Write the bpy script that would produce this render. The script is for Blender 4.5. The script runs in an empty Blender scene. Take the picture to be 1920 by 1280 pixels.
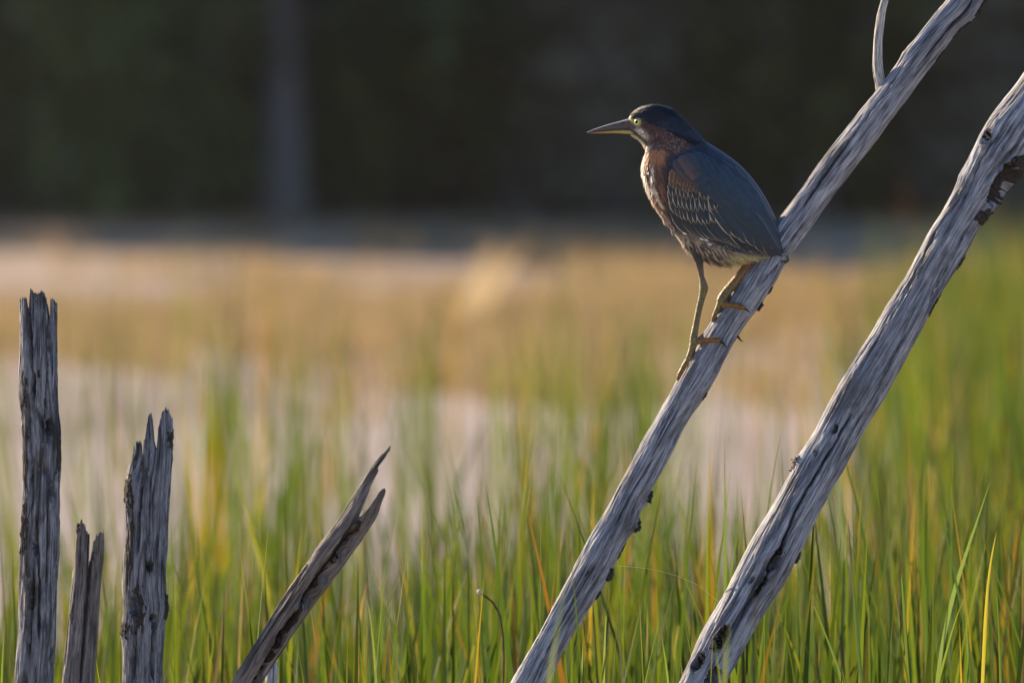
import bpy, math, random
import numpy as np
from mathutils import Vector

# ------------------------------------------------------------------ camera, world, sun, exposure
SC = bpy.context.scene
C = SC.collection
IW, IH = 1920.0, 1280.0
LENS, SENS = 400.0, 36.0
FPX = IW * LENS / SENS            # focal length in photograph pixels
CAM_H = 1.60                      # camera height over the marsh water
D = FPX / 1200.0                  # distance of the bird (1200 px per metre there)
PITCH = math.atan(637.0 / FPX)    # horizon lies near the top edge of the frame

cam_d = bpy.data.cameras.new('camera')
cam_d.lens = LENS; cam_d.sensor_width = SENS; cam_d.sensor_fit = 'HORIZONTAL'
cam_d.clip_start = 0.5; cam_d.clip_end = 3000
cam_d.dof.use_dof = True; cam_d.dof.focus_distance = D - 0.02; cam_d.dof.aperture_fstop = 5.6
cam = bpy.data.objects.new('camera', cam_d); C.objects.link(cam)
cam.location = (0, 0, CAM_H); cam.rotation_euler = (math.pi / 2 - PITCH, 0, 0)
SC.camera = cam

SUN_EL, SUN_BACK = math.radians(24), math.radians(40)     # low sun, from the left and a little behind the bird
sv = Vector((-math.cos(SUN_EL) * math.cos(SUN_BACK), math.cos(SUN_EL) * math.sin(SUN_BACK), math.sin(SUN_EL)))
world = bpy.data.worlds.new('World'); SC.world = world; world.use_nodes = True
wn = world.node_tree.nodes; wn.clear()
sky = wn.new('ShaderNodeTexSky'); sky.sky_type = 'NISHITA'; sky.sun_disc = False
sky.sun_elevation = SUN_EL; sky.sun_rotation = math.atan2(sv.x, sv.y) % (2 * math.pi)
sky.air_density = 1.0; sky.dust_density = 0.3; sky.ozone_density = 6.0
bg = wn.new('ShaderNodeBackground'); bg.inputs['Strength'].default_value = 0.078
wo = wn.new('ShaderNodeOutputWorld')
world.node_tree.links.new(sky.outputs[0], bg.inputs[0]); world.node_tree.links.new(bg.outputs[0], wo.inputs[0])
sun_d = bpy.data.lights.new('sun', 'SUN'); sun_d.energy = 5.0; sun_d.angle = math.radians(0.6); sun_d.color = (1.0, 0.78, 0.54)
sun = bpy.data.objects.new('sun', sun_d); C.objects.link(sun)
sun.rotation_euler = sv.to_track_quat('Z', 'Y').to_euler(); sun.location = (-20, 20, 20)
SC.view_settings.view_transform = 'Standard'; SC.view_settings.look = 'None'
SC.view_settings.exposure = 1.18; SC.view_settings.gamma = 1.0; SC.view_settings.use_curve_mapping = False
SC.render.engine = 'CYCLES'
SC.cycles.use_denoising = True
SC.cycles.max_bounces = 6; SC.cycles.diffuse_bounces = 3; SC.cycles.glossy_bounces = 2; SC.cycles.transmission_bounces = 4
SC.cycles.sample_clamp_indirect = 6.0

rng = np.random.default_rng(7)
random.seed(7)

# ------------------------------------------------------------------ helpers
_cp, _sp = math.cos(PITCH), math.sin(PITCH)
def P(px, py, Y):
    """photograph pixel + distance -> world point(s)"""
    px = np.asarray(px, float); py = np.asarray(py, float); Y = np.asarray(Y, float)
    a = (px - IW / 2) / FPX; b = (IH / 2 - py) / FPX
    dy = _cp + b * _sp; dz = -_sp + b * _cp
    t = Y / dy
    return np.stack(np.broadcast_arrays(a * t, Y + 0 * t, CAM_H + dz * t), -1)

_perm = np.random.default_rng(3).permutation(256)
_perm = np.concatenate([_perm, _perm, _perm])
_grad = np.random.default_rng(4).normal(size=(256, 3)); _grad /= np.linalg.norm(_grad, axis=1)[:, None]
def noise3(x, y, z):
    x, y, z = np.broadcast_arrays(np.asarray(x, float), np.asarray(y, float), np.asarray(z, float))
    xi = np.floor(x).astype(int); yi = np.floor(y).astype(int); zi = np.floor(z).astype(int)
    xf, yf, zf = x - xi, y - yi, z - zi
    f = lambda t: t * t * t * (t * (t * 6 - 15) + 10)
    u, v, w = f(xf), f(yf), f(zf)
    r = 0
    for dx in (0, 1):
        for dy in (0, 1):
            for dz in (0, 1):
                h = _perm[_perm[_perm[(xi + dx) & 255] + ((yi + dy) & 255)] + ((zi + dz) & 255)]
                g = _grad[h]
                dot = g[..., 0] * (xf - dx) + g[..., 1] * (yf - dy) + g[..., 2] * (zf - dz)
                r = r + dot * (u if dx else 1 - u) * (v if dy else 1 - v) * (w if dz else 1 - w)
    return r * 1.5
def fbm(x, y, z, o=3):
    r = 0; a = 1.0; k = 1.0
    for i in range(o):
        r = r + a * noise3(x * k + 13.7 * i, y * k + 5.1 * i, z * k - 7.3 * i); a *= 0.5; k *= 2.03
    return r
def sstep(a, b, x):
    t = np.clip((x - a) / (b - a), 0, 1); return t * t * (3 - 2 * t)

def new_mesh(name, V, F4=None, F3=None, smooth=True):
    V = np.asarray(V, np.float32).reshape(-1, 3)
    me = bpy.data.meshes.new(name)
    loops = []; starts = []; n = 0
    parts = []
    if F4 is not None and len(F4): parts.append(np.asarray(F4, np.int32))
    if F3 is not None and len(F3): parts.append(np.asarray(F3, np.int32))
    me.vertices.add(len(V)); me.vertices.foreach_set('co', V.ravel())
    li = np.concatenate([p.ravel() for p in parts])
    ls = []; pos = 0
    for p in parts:
        ls.append(pos + np.arange(len(p)) * p.shape[1]); pos += p.size
    ls = np.concatenate(ls)
    me.loops.add(len(li)); me.loops.foreach_set('vertex_index', li)
    me.polygons.add(len(ls)); me.polygons.foreach_set('loop_start', ls.astype(np.int32))
    me.update(calc_edges=True); me.validate()
    if smooth:
        me.polygons.foreach_set('use_smooth', np.ones(len(me.polygons), bool))
    return me
def set_uv(me, uv):
    lay = me.uv_layers.new(name='UVMap')
    vi = np.zeros(len(me.loops), np.int32); me.loops.foreach_get('vertex_index', vi)
    lay.data.foreach_set('uv', np.asarray(uv, np.float32)[vi].ravel())
def set_col(me, name, col):
    col = np.asarray(col, np.float32)
    if col.shape[1] == 3: col = np.concatenate([col, np.ones((len(col), 1), np.float32)], 1)
    at = me.color_attributes.new(name, 'FLOAT_COLOR', 'POINT')
    at.data.foreach_set('color', col.ravel())
def obj(name, me, mat=None, parent=None):
    o = bpy.data.objects.new(name, me); C.objects.link(o)
    if mat is not None and me is not None and not me.materials: me.materials.append(mat)
    if parent is not None: o.parent = parent
    return o
def tag(o, label=None, cat=None, group=None, kind=None):
    if label: o['label'] = label
    if cat: o['category'] = cat
    if group: o['group'] = group
    if kind: o['kind'] = kind
    return o
def empty(name, loc, label=None, cat=None, group=None):
    o = bpy.data.objects.new(name, None); C.objects.link(o); o.location = loc; o.empty_display_size = 0.05
    return tag(o, label, cat, group)
def grid_faces(n, m, wrap=False, off=0):
    """n rows, m columns of vertices"""
    i, j = np.meshgrid(np.arange(n - 1), np.arange(m if wrap else m - 1), indexing='ij')
    j2 = (j + 1) % m
    return (np.stack([i * m + j, i * m + j2, (i + 1) * m + j2, (i + 1) * m + j], -1).reshape(-1, 4) + off)

# node helpers
def mat(name):
    m = bpy.data.materials.new(name); m.use_nodes = True
    nt = m.node_tree; nt.nodes.clear()
    out = nt.nodes.new('ShaderNodeOutputMaterial')
    return m, nt, out
def N(nt, typ, **kw):
    n = nt.nodes.new(typ)
    for k, v in kw.items():
        if k in n.inputs: n.inputs[k].default_value = v
        else: setattr(n, k, v)
    return n
def L(nt, a, b): nt.links.new(a, b)
def ramp(nt, fac, stops):
    r = nt.nodes.new('ShaderNodeValToRGB'); e = r.color_ramp.elements
    while len(e) < len(stops): e.new(0.5)
    for el, (p, c) in zip(e, stops):
        el.position = p; el.color = (*c, 1) if len(c) == 3 else c
    L(nt, fac, r.inputs[0]); return r.outputs[0]
def mixc(nt, fac, a, b, mode='MIX'):
    m = nt.nodes.new('ShaderNodeMix'); m.data_type = 'RGBA'; m.blend_type = mode
    for s, v in ((m.inputs[0], fac), (m.inputs[6], a), (m.inputs[7], b)):
        if hasattr(v, 'is_output'): L(nt, v, s)
        else: s.default_value = v if isinstance(v, float) else (*v, 1)
    return m.outputs[2]
def mathn(nt, op, a, b=None, c=None):
    m = nt.nodes.new('ShaderNodeMath'); m.operation = op
    for s, v in zip(m.inputs, (a, b, c)):
        if v is None: continue
        if hasattr(v, 'is_output'): L(nt, v, s)
        else: s.default_value = v
    return m.outputs[0]

# ------------------------------------------------------------------ materials
def wood_material(name, light, mid, dark, blotch, lichen=0.0, contrast=1.0):
    m, nt, out = mat(name)
    uv = N(nt, 'ShaderNodeUVMap', uv_map='UVMap')
    def tex(sx, sy, scale, detail, rough=0.6, dist=0.0):
        mp = N(nt, 'ShaderNodeMapping'); mp.inputs['Scale'].default_value = (sx, sy, 1); L(nt, uv.outputs[0], mp.inputs[0])
        n = N(nt, 'ShaderNodeTexNoise'); n.inputs['Scale'].default_value = scale; n.inputs['Detail'].default_value = detail
        n.inputs['Roughness'].default_value = rough; n.inputs['Distortion'].default_value = dist
        L(nt, mp.outputs[0], n.inputs['Vector']); return n.outputs['Fac']
    grain = tex(8, 190, 1.0, 8, 0.74, 0.5)
    fine = tex(30, 430, 1.0, 6, 0.7)
    split = tex(5, 120, 1.0, 5, 0.62, 0.6)
    big = tex(9, 34, 1.0, 5, 0.6, 0.8)
    spots = tex(120, 160, 1.0, 5, 0.65)
    gcol = ramp(nt, grain, [(0.36, dark), (0.47, mid), (0.60, light)])
    fcol = ramp(nt, fine, [(0.36, (0.42, 0.41, 0.41)), (0.60, (1.22, 1.22, 1.22))])
    c = mixc(nt, 1.0, gcol, fcol, 'MULTIPLY')
    c = mixc(nt, ramp(nt, split, [(0.33, (0.85, 0.85, 0.85)), (0.40, (0, 0, 0))]), c, tuple(0.45 * v for v in dark))
    worn = ramp(nt, tex(8, 26, 1.0, 4, 0.6, 1.2), [(0.44, (0, 0, 0)), (0.60, (1, 1, 1))])
    c = mixc(nt, mathn(nt, 'MULTIPLY', worn, 0.72), c, mixc(nt, 1.0, tuple(0.78 * v for v in light), fcol, 'MULTIPLY'))
    bm = ramp(nt, big, [(0.50, (0, 0, 0)), (0.66, (1, 1, 1))])
    c = mixc(nt, mathn(nt, 'MULTIPLY', bm, blotch[1]), c, blotch[0])
    if lichen:
        lm = ramp(nt, spots, [(0.56, (0, 0, 0)), (0.64, (1, 1, 1))])
        lm2 = ramp(nt, tex(11, 22, 1.0, 3), [(0.5, (0, 0, 0)), (0.62, (1, 1, 1))])
        c = mixc(nt, mathn(nt, 'MULTIPLY', mathn(nt, 'MULTIPLY', lm, lm2), lichen), c, (0.34, 0.37, 0.31))
    b = N(nt, 'ShaderNodeBsdfPrincipled'); b.inputs['Roughness'].default_value = 0.72
    b.inputs['Specular IOR Level'].default_value = 0.35
    L(nt, c, b.inputs['Base Color'])
    hsum = mathn(nt, 'ADD', mathn(nt, 'MULTIPLY_ADD', grain, 1.0, mathn(nt, 'MULTIPLY', fine, 0.5)), mathn(nt, 'MULTIPLY', ramp(nt, split, [(0.33, (0, 0, 0)), (0.42, (1, 1, 1))]), 0.8))
    bp = N(nt, 'ShaderNodeBump'); bp.inputs['Strength'].default_value = 0.75; bp.inputs['Distance'].default_value = 0.0022
    L(nt, hsum, bp.inputs['Height']); L(nt, bp.outputs[0], b.inputs['Normal'])
    L(nt, b.outputs[0], out.inputs[0]); return m
M_perch = wood_material('weathered_silver_wood', (0.52, 0.54, 0.59), (0.195, 0.207, 0.242), (0.032, 0.033, 0.038), ((0.07, 0.068, 0.072), 0.7))
M_post = wood_material('weathered_dark_wood', (0.38, 0.395, 0.435), (0.115, 0.12, 0.138), (0.018, 0.018, 0.019), ((0.028, 0.026, 0.024), 0.9), 0.8)
M_log = wood_material('weathered_brown_wood', (0.30, 0.275, 0.255), (0.13, 0.115, 0.105), (0.03, 0.026, 0.024), ((0.03, 0.025, 0.022), 0.85))
M_tan = wood_material('weathered_tan_wood', (0.36, 0.335, 0.325), (0.19, 0.172, 0.165), (0.05, 0.044, 0.042), ((0.07, 0.06, 0.055), 0.6))
M_twig = wood_material('bleached_twig', (0.68, 0.66, 0.63), (0.50, 0.48, 0.46), (0.13, 0.12, 0.11), ((0.2, 0.18, 0.17), 0.4))

def rough_material(name, c1, c2, scale, rough=0.85, bump=0.004):
    m, nt, out = mat(name)
    tc = N(nt, 'ShaderNodeTexCoord')
    n = N(nt, 'ShaderNodeTexNoise'); n.inputs['Scale'].default_value = scale; n.inputs['Detail'].default_value = 6; n.inputs['Roughness'].default_value = 0.65
    L(nt, tc.outputs['Object'], n.inputs['Vector'])
    b = N(nt, 'ShaderNodeBsdfPrincipled'); b.inputs['Roughness'].default_value = rough; b.inputs['Specular IOR Level'].default_value = 0.25
    L(nt, ramp(nt, n.outputs['Fac'], [(0.35, c1), (0.65, c2)]), b.inputs['Base Color'])
    bp = N(nt, 'ShaderNodeBump'); bp.inputs['Strength'].default_value = 0.8; bp.inputs['Distance'].default_value = bump
    L(nt, n.outputs['Fac'], bp.inputs['Height']); L(nt, bp.outputs[0], b.inputs['Normal'])
    L(nt, b.outputs[0], out.inputs[0]); return m
M_bark = rough_material('old_bark', (0.014, 0.012, 0.010), (0.085, 0.074, 0.064), 330, 0.9, 0.003)
M_rot_shade = rough_material('painted_rot_shade', (0.012, 0.009, 0.007), (0.045, 0.034, 0.026), 220, 0.95, 0.002)  # dark rot colour that also paints shade inside the hollows
M_treebark = rough_material('forest_bark', (0.12, 0.10, 0.095), (0.30, 0.25, 0.24), 9, 0.9, 0.03)
M_litter = rough_material('leaf_litter', (0.035, 0.03, 0.022), (0.075, 0.06, 0.04), 1.5, 0.95, 0.05)

def blade_material(name, trans=0.45, gloss=0.12):
    m, nt, out = mat(name)
    a = N(nt, 'ShaderNodeVertexColor', layer_name='Col')
    d = N(nt, 'ShaderNodeBsdfDiffuse'); t = N(nt, 'ShaderNodeBsdfTranslucent')
    g = N(nt, 'ShaderNodeBsdfGlossy'); g.inputs['Roughness'].default_value = 0.45
    g.inputs['Color'].default_value = (0.8, 0.8, 0.8, 1)
    L(nt, a.outputs[0], d.inputs[0])
    L(nt, mixc(nt, 1.0, a.outputs[0], (1.2, 1.15, 0.85), 'MULTIPLY'), t.inputs[0])
    m1 = N(nt, 'ShaderNodeMixShader'); m1.inputs[0].default_value = trans; L(nt, d.outputs[0], m1.inputs[1]); L(nt, t.outputs[0], m1.inputs[2])
    fr = N(nt, 'ShaderNodeFresnel'); fr.inputs[0].default_value = 1.35
    m2 = N(nt, 'ShaderNodeMixShader'); L(nt, mathn(nt, 'MULTIPLY', fr.outputs[0], gloss * 4), m2.inputs[0])
    L(nt, m1.outputs[0], m2.inputs[1]); L(nt, g.outputs[0], m2.inputs[2])
    L(nt, m2.outputs[0], out.inputs[0]); return m
M_blade = blade_material('sedge_blade', 0.5, 0.010)
M_leaf = blade_material('forest_leaf', 0.3, 0.04)

# ------------------------------------------------------------------ setting: water, far bank
def water_material():
    m, nt, out = mat('pale_marsh_water')
    geo = N(nt, 'ShaderNodeNewGeometry')
    def nz(scale, sx, sy, detail=4):
        mp = N(nt, 'ShaderNodeMapping'); mp.inputs['Scale'].default_value = (sx, sy, 1); L(nt, geo.outputs['Position'], mp.inputs[0])
        n = N(nt, 'ShaderNodeTexNoise'); n.inputs['Scale'].default_value = scale; n.inputs['Detail'].default_value = detail
        L(nt, mp.outputs[0], n.inputs['Vector']); return n.outputs['Fac']
    tan_mottle = nz(0.5, 1.0, 0.35)
    col = ramp(nt, tan_mottle, [(0.36, (0.32, 0.235, 0.16)), (0.50, (0.44, 0.345, 0.26)), (0.64, (0.52, 0.42, 0.335))])  # pale tan mottling set directly in the base colour
    b = N(nt, 'ShaderNodeBsdfPrincipled'); L(nt, col, b.inputs['Base Color'])
    b.inputs['Roughness'].default_value = 0.42; b.inputs['Specular IOR Level'].default_value = 0.5
    bp = N(nt, 'ShaderNodeBump'); bp.inputs['Strength'].default_value = 0.5; bp.inputs['Distance'].default_value = 0.03
    L(nt, nz(9, 0.6, 1.6), bp.inputs['Height']); L(nt, bp.outputs[0], b.inputs['Normal'])
    L(nt, b.outputs[0], out.inputs[0]); return m
xs = np.array([-900, -200, -60, -20, 0, 20, 60, 200, 900.]); ys = np.array([-300, -40, 0, 10, 20, 40, 60, 90, 200, 1500.])
gx, gy = np.meshgrid(xs, ys); V = np.stack([gx, gy, gx * 0], -1).reshape(-1, 3)
water = obj('marsh_water', new_mesh('marsh_water', V, grid_faces(len(ys), len(xs)), smooth=False), water_material())
tag(water, 'pale tan shallow water of the open marsh', 'water', kind='structure')

ny_, nx_ = 60, 90
by = 77 + (np.linspace(0, 1, ny_) ** 1.6) * 260; bx = np.linspace(-220, 220, nx_)
gx, gy = np.meshgrid(bx, by)
edge = 77.6 + 1.6 * fbm(gx * 0.12, 0.3, 0.7, 2)
gz = -0.12 + 0.075 * np.maximum(gy - edge, 0) ** 0.9 + 0.06 * fbm(gx * 0.8, gy * 0.8, 2.2, 2) * sstep(76, 82, gy)
bank = obj('forest_bank', new_mesh('forest_bank', np.stack([gx, gy, gz], -1).reshape(-1, 3), grid_faces(ny_, nx_)), M_litter)
tag(bank, 'dark leaf-littered bank rising under the far trees', 'bank', kind='structure')
mx = np.linspace(-60, 60, 90); my = np.linspace(0, 1, 14)
gx, gq = np.meshgrid(mx, my); y0 = 71.5 + 2.2 * fbm(gx * 0.35, 1.3, 0.4, 3); gy = y0 + gq * (81 - y0)
gz = -0.03 + 0.10 * sstep(0, 0.5, gq) + 0.02 * fbm(gx * 1.5, gy * 1.5, 0.2, 2)
shore = obj('mud_shore', new_mesh('mud_shore', np.stack([gx, gy, gz], -1).reshape(-1, 3), grid_faces(14, 90)), rough_material('shore_mud', (0.32, 0.20, 0.11), (0.52, 0.36, 0.24), 0.9, 0.9, 0.03))
tag(shore, 'brown mud along the foot of the far bank', 'mud', kind='structure')
def bank_z(x, y):
    e = 77.6 + 1.6 * fbm(x * 0.12, 0.3, 0.7, 2)
    return float(-0.12 + 0.075 * max(y - float(e), 0) ** 0.9)

# ------------------------------------------------------------------ forest
def tube(pts, rad, seg=8, cap=True):
    """loft of circles along a 3-D polyline -> V, F4, F3"""
    pts = np.asarray(pts, float); rad = np.asarray(rad, float); n = len(pts)
    t = np.gradient(pts, axis=0); t /= np.linalg.norm(t, axis=1)[:, None] + 1e-12
    ref = np.array([0.0, 1.0, 0.0]) if abs(t[:, 1]).max() < 0.9 else np.array([1.0, 0, 0])
    a = np.cross(t, ref); a /= np.linalg.norm(a, axis=1)[:, None] + 1e-12
    b = np.cross(t, a)
    th = np.linspace(0, 2 * math.pi, seg, endpoint=False)
    V = pts[:, None] + rad[:, None, None] * (np.cos(th)[None, :, None] * a[:, None] + np.sin(th)[None, :, None] * b[:, None])
    V = V.reshape(-1, 3); F4 = grid_faces(n, seg, True); F3 = []
    if cap:
        V = np.concatenate([V, pts[:1], pts[-1:]]); k = n * seg
        for j in range(seg):
            F3.append((k, (j + 1) % seg, j)); F3.append((k + 1, (n - 1) * seg + j, (n - 1) * seg + (j + 1) % seg))
    return V, F4, np.array(F3, int).reshape(-1, 3)
def merge(parts):
    Vs, F4s, F3s, o = [], [], [], 0
    for V, F4, F3 in parts:
        Vs.append(V)
        if F4 is not None and len(F4): F4s.append(np.asarray(F4) + o)
        if F3 is not None and len(F3): F3s.append(np.asarray(F3) + o)
        o += len(V)
    return np.concatenate(Vs), (np.concatenate(F4s) if F4s else None), (np.concatenate(F3s) if F3s else None)
def smooth_path(pts, n):
    pts = np.asarray(pts, float); t = np.linspace(0, 1, len(pts)); q = np.linspace(0, 1, n)
    out = np.stack([np.interp(q, t, pts[:, k]) for k in range(pts.shape[1])], 1)
    for _ in range(max(1, n // (2 * len(pts)))):
        out[1:-1] = 0.25 * out[:-2] + 0.5 * out[1:-1] + 0.25 * out[2:]
    return out
def leaf_cloud(centres, radii, n, size, cols, rg):
    k = rg.integers(0, len(centres), n)
    d = rg.normal(size=(n, 3)); d /= np.linalg.norm(d, axis=1)[:, None]
    p = centres[k] + d * (rg.random((n, 1)) ** 0.45) * radii[k]
    a = rg.normal(size=(n, 3)); a /= np.linalg.norm(a, axis=1)[:, None]
    b = np.cross(a, rg.normal(size=(n, 3))); b /= np.linalg.norm(b, axis=1)[:, None]
    s = size * (0.6 + 0.8 * rg.random((n, 1)))
    V = np.stack([p - a * s, p + b * s * 0.55, p + a * s, p - b * s * 0.55], 1).reshape(-1, 3)
    F = np.arange(4 * n).reshape(n, 4)
    c = cols[rg.integers(0, len(cols), n)] * (0.7 + 0.6 * rg.random((n, 1)))
    return V, F, np.repeat(c, 4, 0)
LEAFC = np.array([(0.06, 0.10, 0.03), (0.08, 0.12, 0.04), (0.065, 0.09, 0.04), (0.10, 0.12, 0.04), (0.05, 0.08, 0.04)])
def make_tree_meshes(seed):
    rg = np.random.default_rng(seed)
    h = 8.5 + rg.random() * 1.5; r0 = 0.09 + 0.07 * rg.random()
    n = 14; zz = np.linspace(-0.3, h, n)
    path = np.stack([0.25 * np.sin(zz * 0.5 + seed) * zz / h, 0.25 * np.cos(zz * 0.4 + seed) * zz / h, zz], 1)
    rr = r0 * (1 - 0.8 * np.clip(zz / h, 0, 1)) * (1 + 0.5 * np.exp(-np.clip(zz, 0, 9) * 3))
    parts = [tube(path, rr, 10)]; cs = [path[-1]]; rs = [1.2]
    for k in range(15):
        z = 1.3 + (h - 1.8) * (k / 14.0); az = rg.random() * 6.28
        base = np.array([np.interp(z, zz, path[:, 0]), np.interp(z, zz, path[:, 1]), z])
        ln = (1.2 + 1.3 * rg.random()) * (1.15 - 0.6 * z / h)
        tip = base + np.array([math.cos(az) * ln, math.sin(az) * ln, 0.35 * ln])
        parts.append(tube(smooth_path([base, base * 0.5 + tip * 0.5 + [0, 0, -0.05], tip], 5), np.linspace(0.05, 0.015, 5), 6))
        cs += [tip, base * 0.4 + tip * 0.6]; rs += [0.75 + 0.3 * rg.random(), 0.6]
    tm = new_mesh('trunk', *merge(parts))
    V, F, c = leaf_cloud(np.array(cs), np.array(rs)[:, None], 2400, 0.19, LEAFC, rg)
    cm = new_mesh('crown', V, F, smooth=False); set_col(cm, 'Col', c)
    return tm, cm
def make_shrub_meshes(seed, h, w, cols):
    rg = np.random.default_rng(seed); parts = []; cs = []; rs = []
    for k in range(9):
        az = rg.random() * 6.28; ln = h * (0.6 + 0.4 * rg.random())
        tip = np.array([math.cos(az) * w * 0.6 * rg.random(), math.sin(az) * w * 0.6 * rg.random(), ln])
        parts.append(tube(smooth_path([np.array([0, 0, -0.15]), tip * [0.3, 0.3, 0.5], tip], 5), np.linspace(0.025, 0.008, 5), 5))
        for f in (1.0, 0.75, 0.5, 0.3): cs.append(tip * f + rg.normal(size=3) * 0.1 * w); rs.append(0.28 * w * (0.7 + 0.6 * rg.random()))
    V, F, c = leaf_cloud(np.array(cs), np.array(rs)[:, None], 1500, 0.085, cols, rg)
    V[:, 2] = np.maximum(V[:, 2], 0.02)
    sm = new_mesh('stems', *merge(parts)); cm = new_mesh('foliage', V, F, smooth=False); set_col(cm, 'Col', c)
    return sm, cm
variants = [make_tree_meshes(s) for s in (11, 12, 13, 14)]
rg = np.random.default_rng(21)
spots = []
def far_x(px, Y): return (px - 960) / FPX * Y
for px, Y in ((70, 83), (330, 81.5), (530, 80.2), (760, 84), (985, 81), (1130, 85), (1330, 82), (1520, 80.6), (1720, 83), (1860, 81)):
    spots.append((far_x(px, Y), Y))
for Y in (87, 91, 95, 100, 106):
    for k in range(9):
        spots.append((-17 + 3.6 * k + rg.random() * 2.2 + (Y % 2), Y + rg.random() * 2.5))
for x in (-15, -12.2, -9.4, -6.8, 5.6, 8.5, 11.5):
    spots.append((x + rg.random(), 80.5 + rg.random() * 3))
for i, (x, y) in enumerate(spots):
    tm, cm = variants[i % 4]
    t = empty('forest_tree', (x, y, bank_z(x, y)), 'dark leafy tree in the shaded wood beyond the marsh', 'tree', 'trees of the far wood')
    t.rotation_euler.z = rg.random() * 6.28
    obj('trunk', tm, M_treebark, t); obj('crown', cm, M_leaf, t)
SHC = [np.array([(0.13, 0.15, 0.045), (0.15, 0.165, 0.05)]), np.array([(0.20, 0.165, 0.12), (0.24, 0.20, 0.15)]), np.array([(0.11, 0.11, 0.03), (0.13, 0.12, 0.03)])]
shv = [make_shrub_meshes(31 + k, 1.9 + 0.4 * k, 1.3 + 0.2 * k, SHC[k]) for k in range(3)]
for i, (px, Y) in enumerate(((20, 81), (250, 80.5), (420, 82.5), (640, 81), (890, 82.6), (960, 80.4), (1060, 83.5), (1230, 81), (1420, 81.4), (1480, 84), (1800, 81.5), (1900, 80.2),
                             (200, 79.6), (1140, 79.6), (1540, 79.8), (330, 79.8), (1860, 79.6), (80, 88), (360, 88), (560, 87), (820, 88), (1180, 88), (1380, 87), (1760, 87))):
    x = far_x(px, Y); k = i % 3; sm, cm = shv[k]
    s = empty('forest_shrub', (x, Y, bank_z(x, Y)), ('dim green leafy shrub growing under the far trees', 'dim brownish-leaved shrub growing under the far trees', 'dim olive leafy shrub growing under the far trees')[k], 'shrub', 'shrubs under the far trees')
    s.rotation_euler.z = rg.random() * 6.28
    obj('stems', sm, M_treebark, s); obj('foliage', cm, M_leaf, s)

# ------------------------------------------------------------------ sedge
def blades(x, y, h, lean, az, width, base, tip, tipf, rg, seg=6, z0=-0.02, curl=1.8, face=None):
    """arrays of blades -> V, F4, F3, colours"""
    n = len(x); t = np.linspace(0, 1, seg + 1)[None]
    face = rg.random(n) * math.pi if face is None else face
    off = (lean[:, None] * h[:, None]) * t ** curl
    cx = x[:, None] + np.cos(az)[:, None] * off; cy = y[:, None] + np.sin(az)[:, None] * off
    cz = z0 + h[:, None] * t * np.sqrt(np.clip(1 - 0.5 * lean[:, None] ** 2 * t ** 2, 0.2, 1))
    w = 0.5 * width[:, None] * np.minimum(1, 1.02 - t ** 2.2) * (0.55 + 0.45 * np.minimum(1, t * 4 + 0.3))
    tw = face[:, None] + 0.9 * t * (rg.random(n)[:, None] - 0.5)
    ox = np.cos(tw) * w; oy = np.sin(tw) * w
    Lv = np.stack([cx - ox, cy - oy, cz], -1)[:, :-1]; Rv = np.stack([cx + ox, cy + oy, cz], -1)[:, :-1]
    T = np.stack([cx, cy, cz], -1)[:, -1:]
    V = np.concatenate([np.stack([Lv, Rv], 2).reshape(n, 2 * seg, 3), T], 1)
    m = 2 * seg + 1
    f4 = np.array([(2 * k, 2 * k + 1, 2 * k + 3, 2 * k + 2) for k in range(seg - 1)])
    f3 = np.array([(2 * seg - 2, 2 * seg - 1, 2 * seg)])
    o = (np.arange(n) * m)[:, None, None]
    F4 = (f4[None] + o).reshape(-1, 4); F3 = (f3[None] + o).reshape(-1, 3)
    tt = np.concatenate([np.repeat(t[0, :-1], 2), [1.0]])
    k = sstep(0, 1, (tt[None] - tipf[:, None]) / 0.12)[..., None]
    c = base[:, None] * (1 - k) + tip[:, None] * k
    return V.reshape(-1, 3), F4, F3, c.reshape(-1, 3)
GREEN = np.array([(0.088, 0.145, 0.014), (0.058, 0.108, 0.017), (0.108, 0.165, 0.014), (0.062, 0.112, 0.028), (0.14, 0.175, 0.016)])
YELL = np.array([(0.42, 0.30, 0.03), (0.38, 0.23, 0.025), (0.30, 0.26, 0.03), (0.36, 0.18, 0.03), (0.36, 0.28, 0.10)])
TIPC = np.array([(0.10, 0.05, 0.03), (0.30, 0.24, 0.05), (0.05, 0.03, 0.02), (0.35, 0.26, 0.14)])
def sedge_colours(n, rg, yellow=0.16, clump=0.0):
    g = GREEN[rg.integers(0, len(GREEN), n)] * (0.60 + 0.5 * rg.random((n, 1)))
    y = YELL[rg.integers(0, len(YELL), n)] * (0.60 + 0.4 * rg.random((n, 1)))
    m = (rg.random((n, 1)) < np.clip(yellow + clump, 0.01, 0.8))
    base = np.where(m, y, g)
    tip = np.where(rg.random((n, 1)) < 0.55, TIPC[rg.integers(0, len(TIPC), n)], base)
    return base, tip
def sedge_field(name, label, n, xy, hfun, yellow, width, seed, cat='sedge', lean=0.22):
    rg = np.random.default_rng(seed)
    x, y = xy(n, rg); n = len(x)
    h = hfun(x, y, rg)
    ok = h > 0.12; x, y, h = x[ok], y[ok], h[ok]; n = len(x)
    base, tip = sedge_colours(n, rg, yellow, (0.30 * fbm(x * 3.1, y * 1.3, seed, 2) - 1.0 * (y < 17.85))[:, None])
    V, F4, F3, c = blades(x, y, h, np.minimum(np.abs(rg.normal(0, lean, n)), 2.2 * lean), rg.random(n) * 6.28, width * (0.6 + 0.8 * rg.random(n)),
                          base, tip, 0.8 + 0.17 * rg.random(n), rg)
    me = new_mesh(name, V, F4, F3); set_col(me, 'Col', c)
    return tag(obj(name, me, M_blade), label, cat, kind='stuff')
def pxof(x, y): return 960 + x / y * FPX
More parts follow.
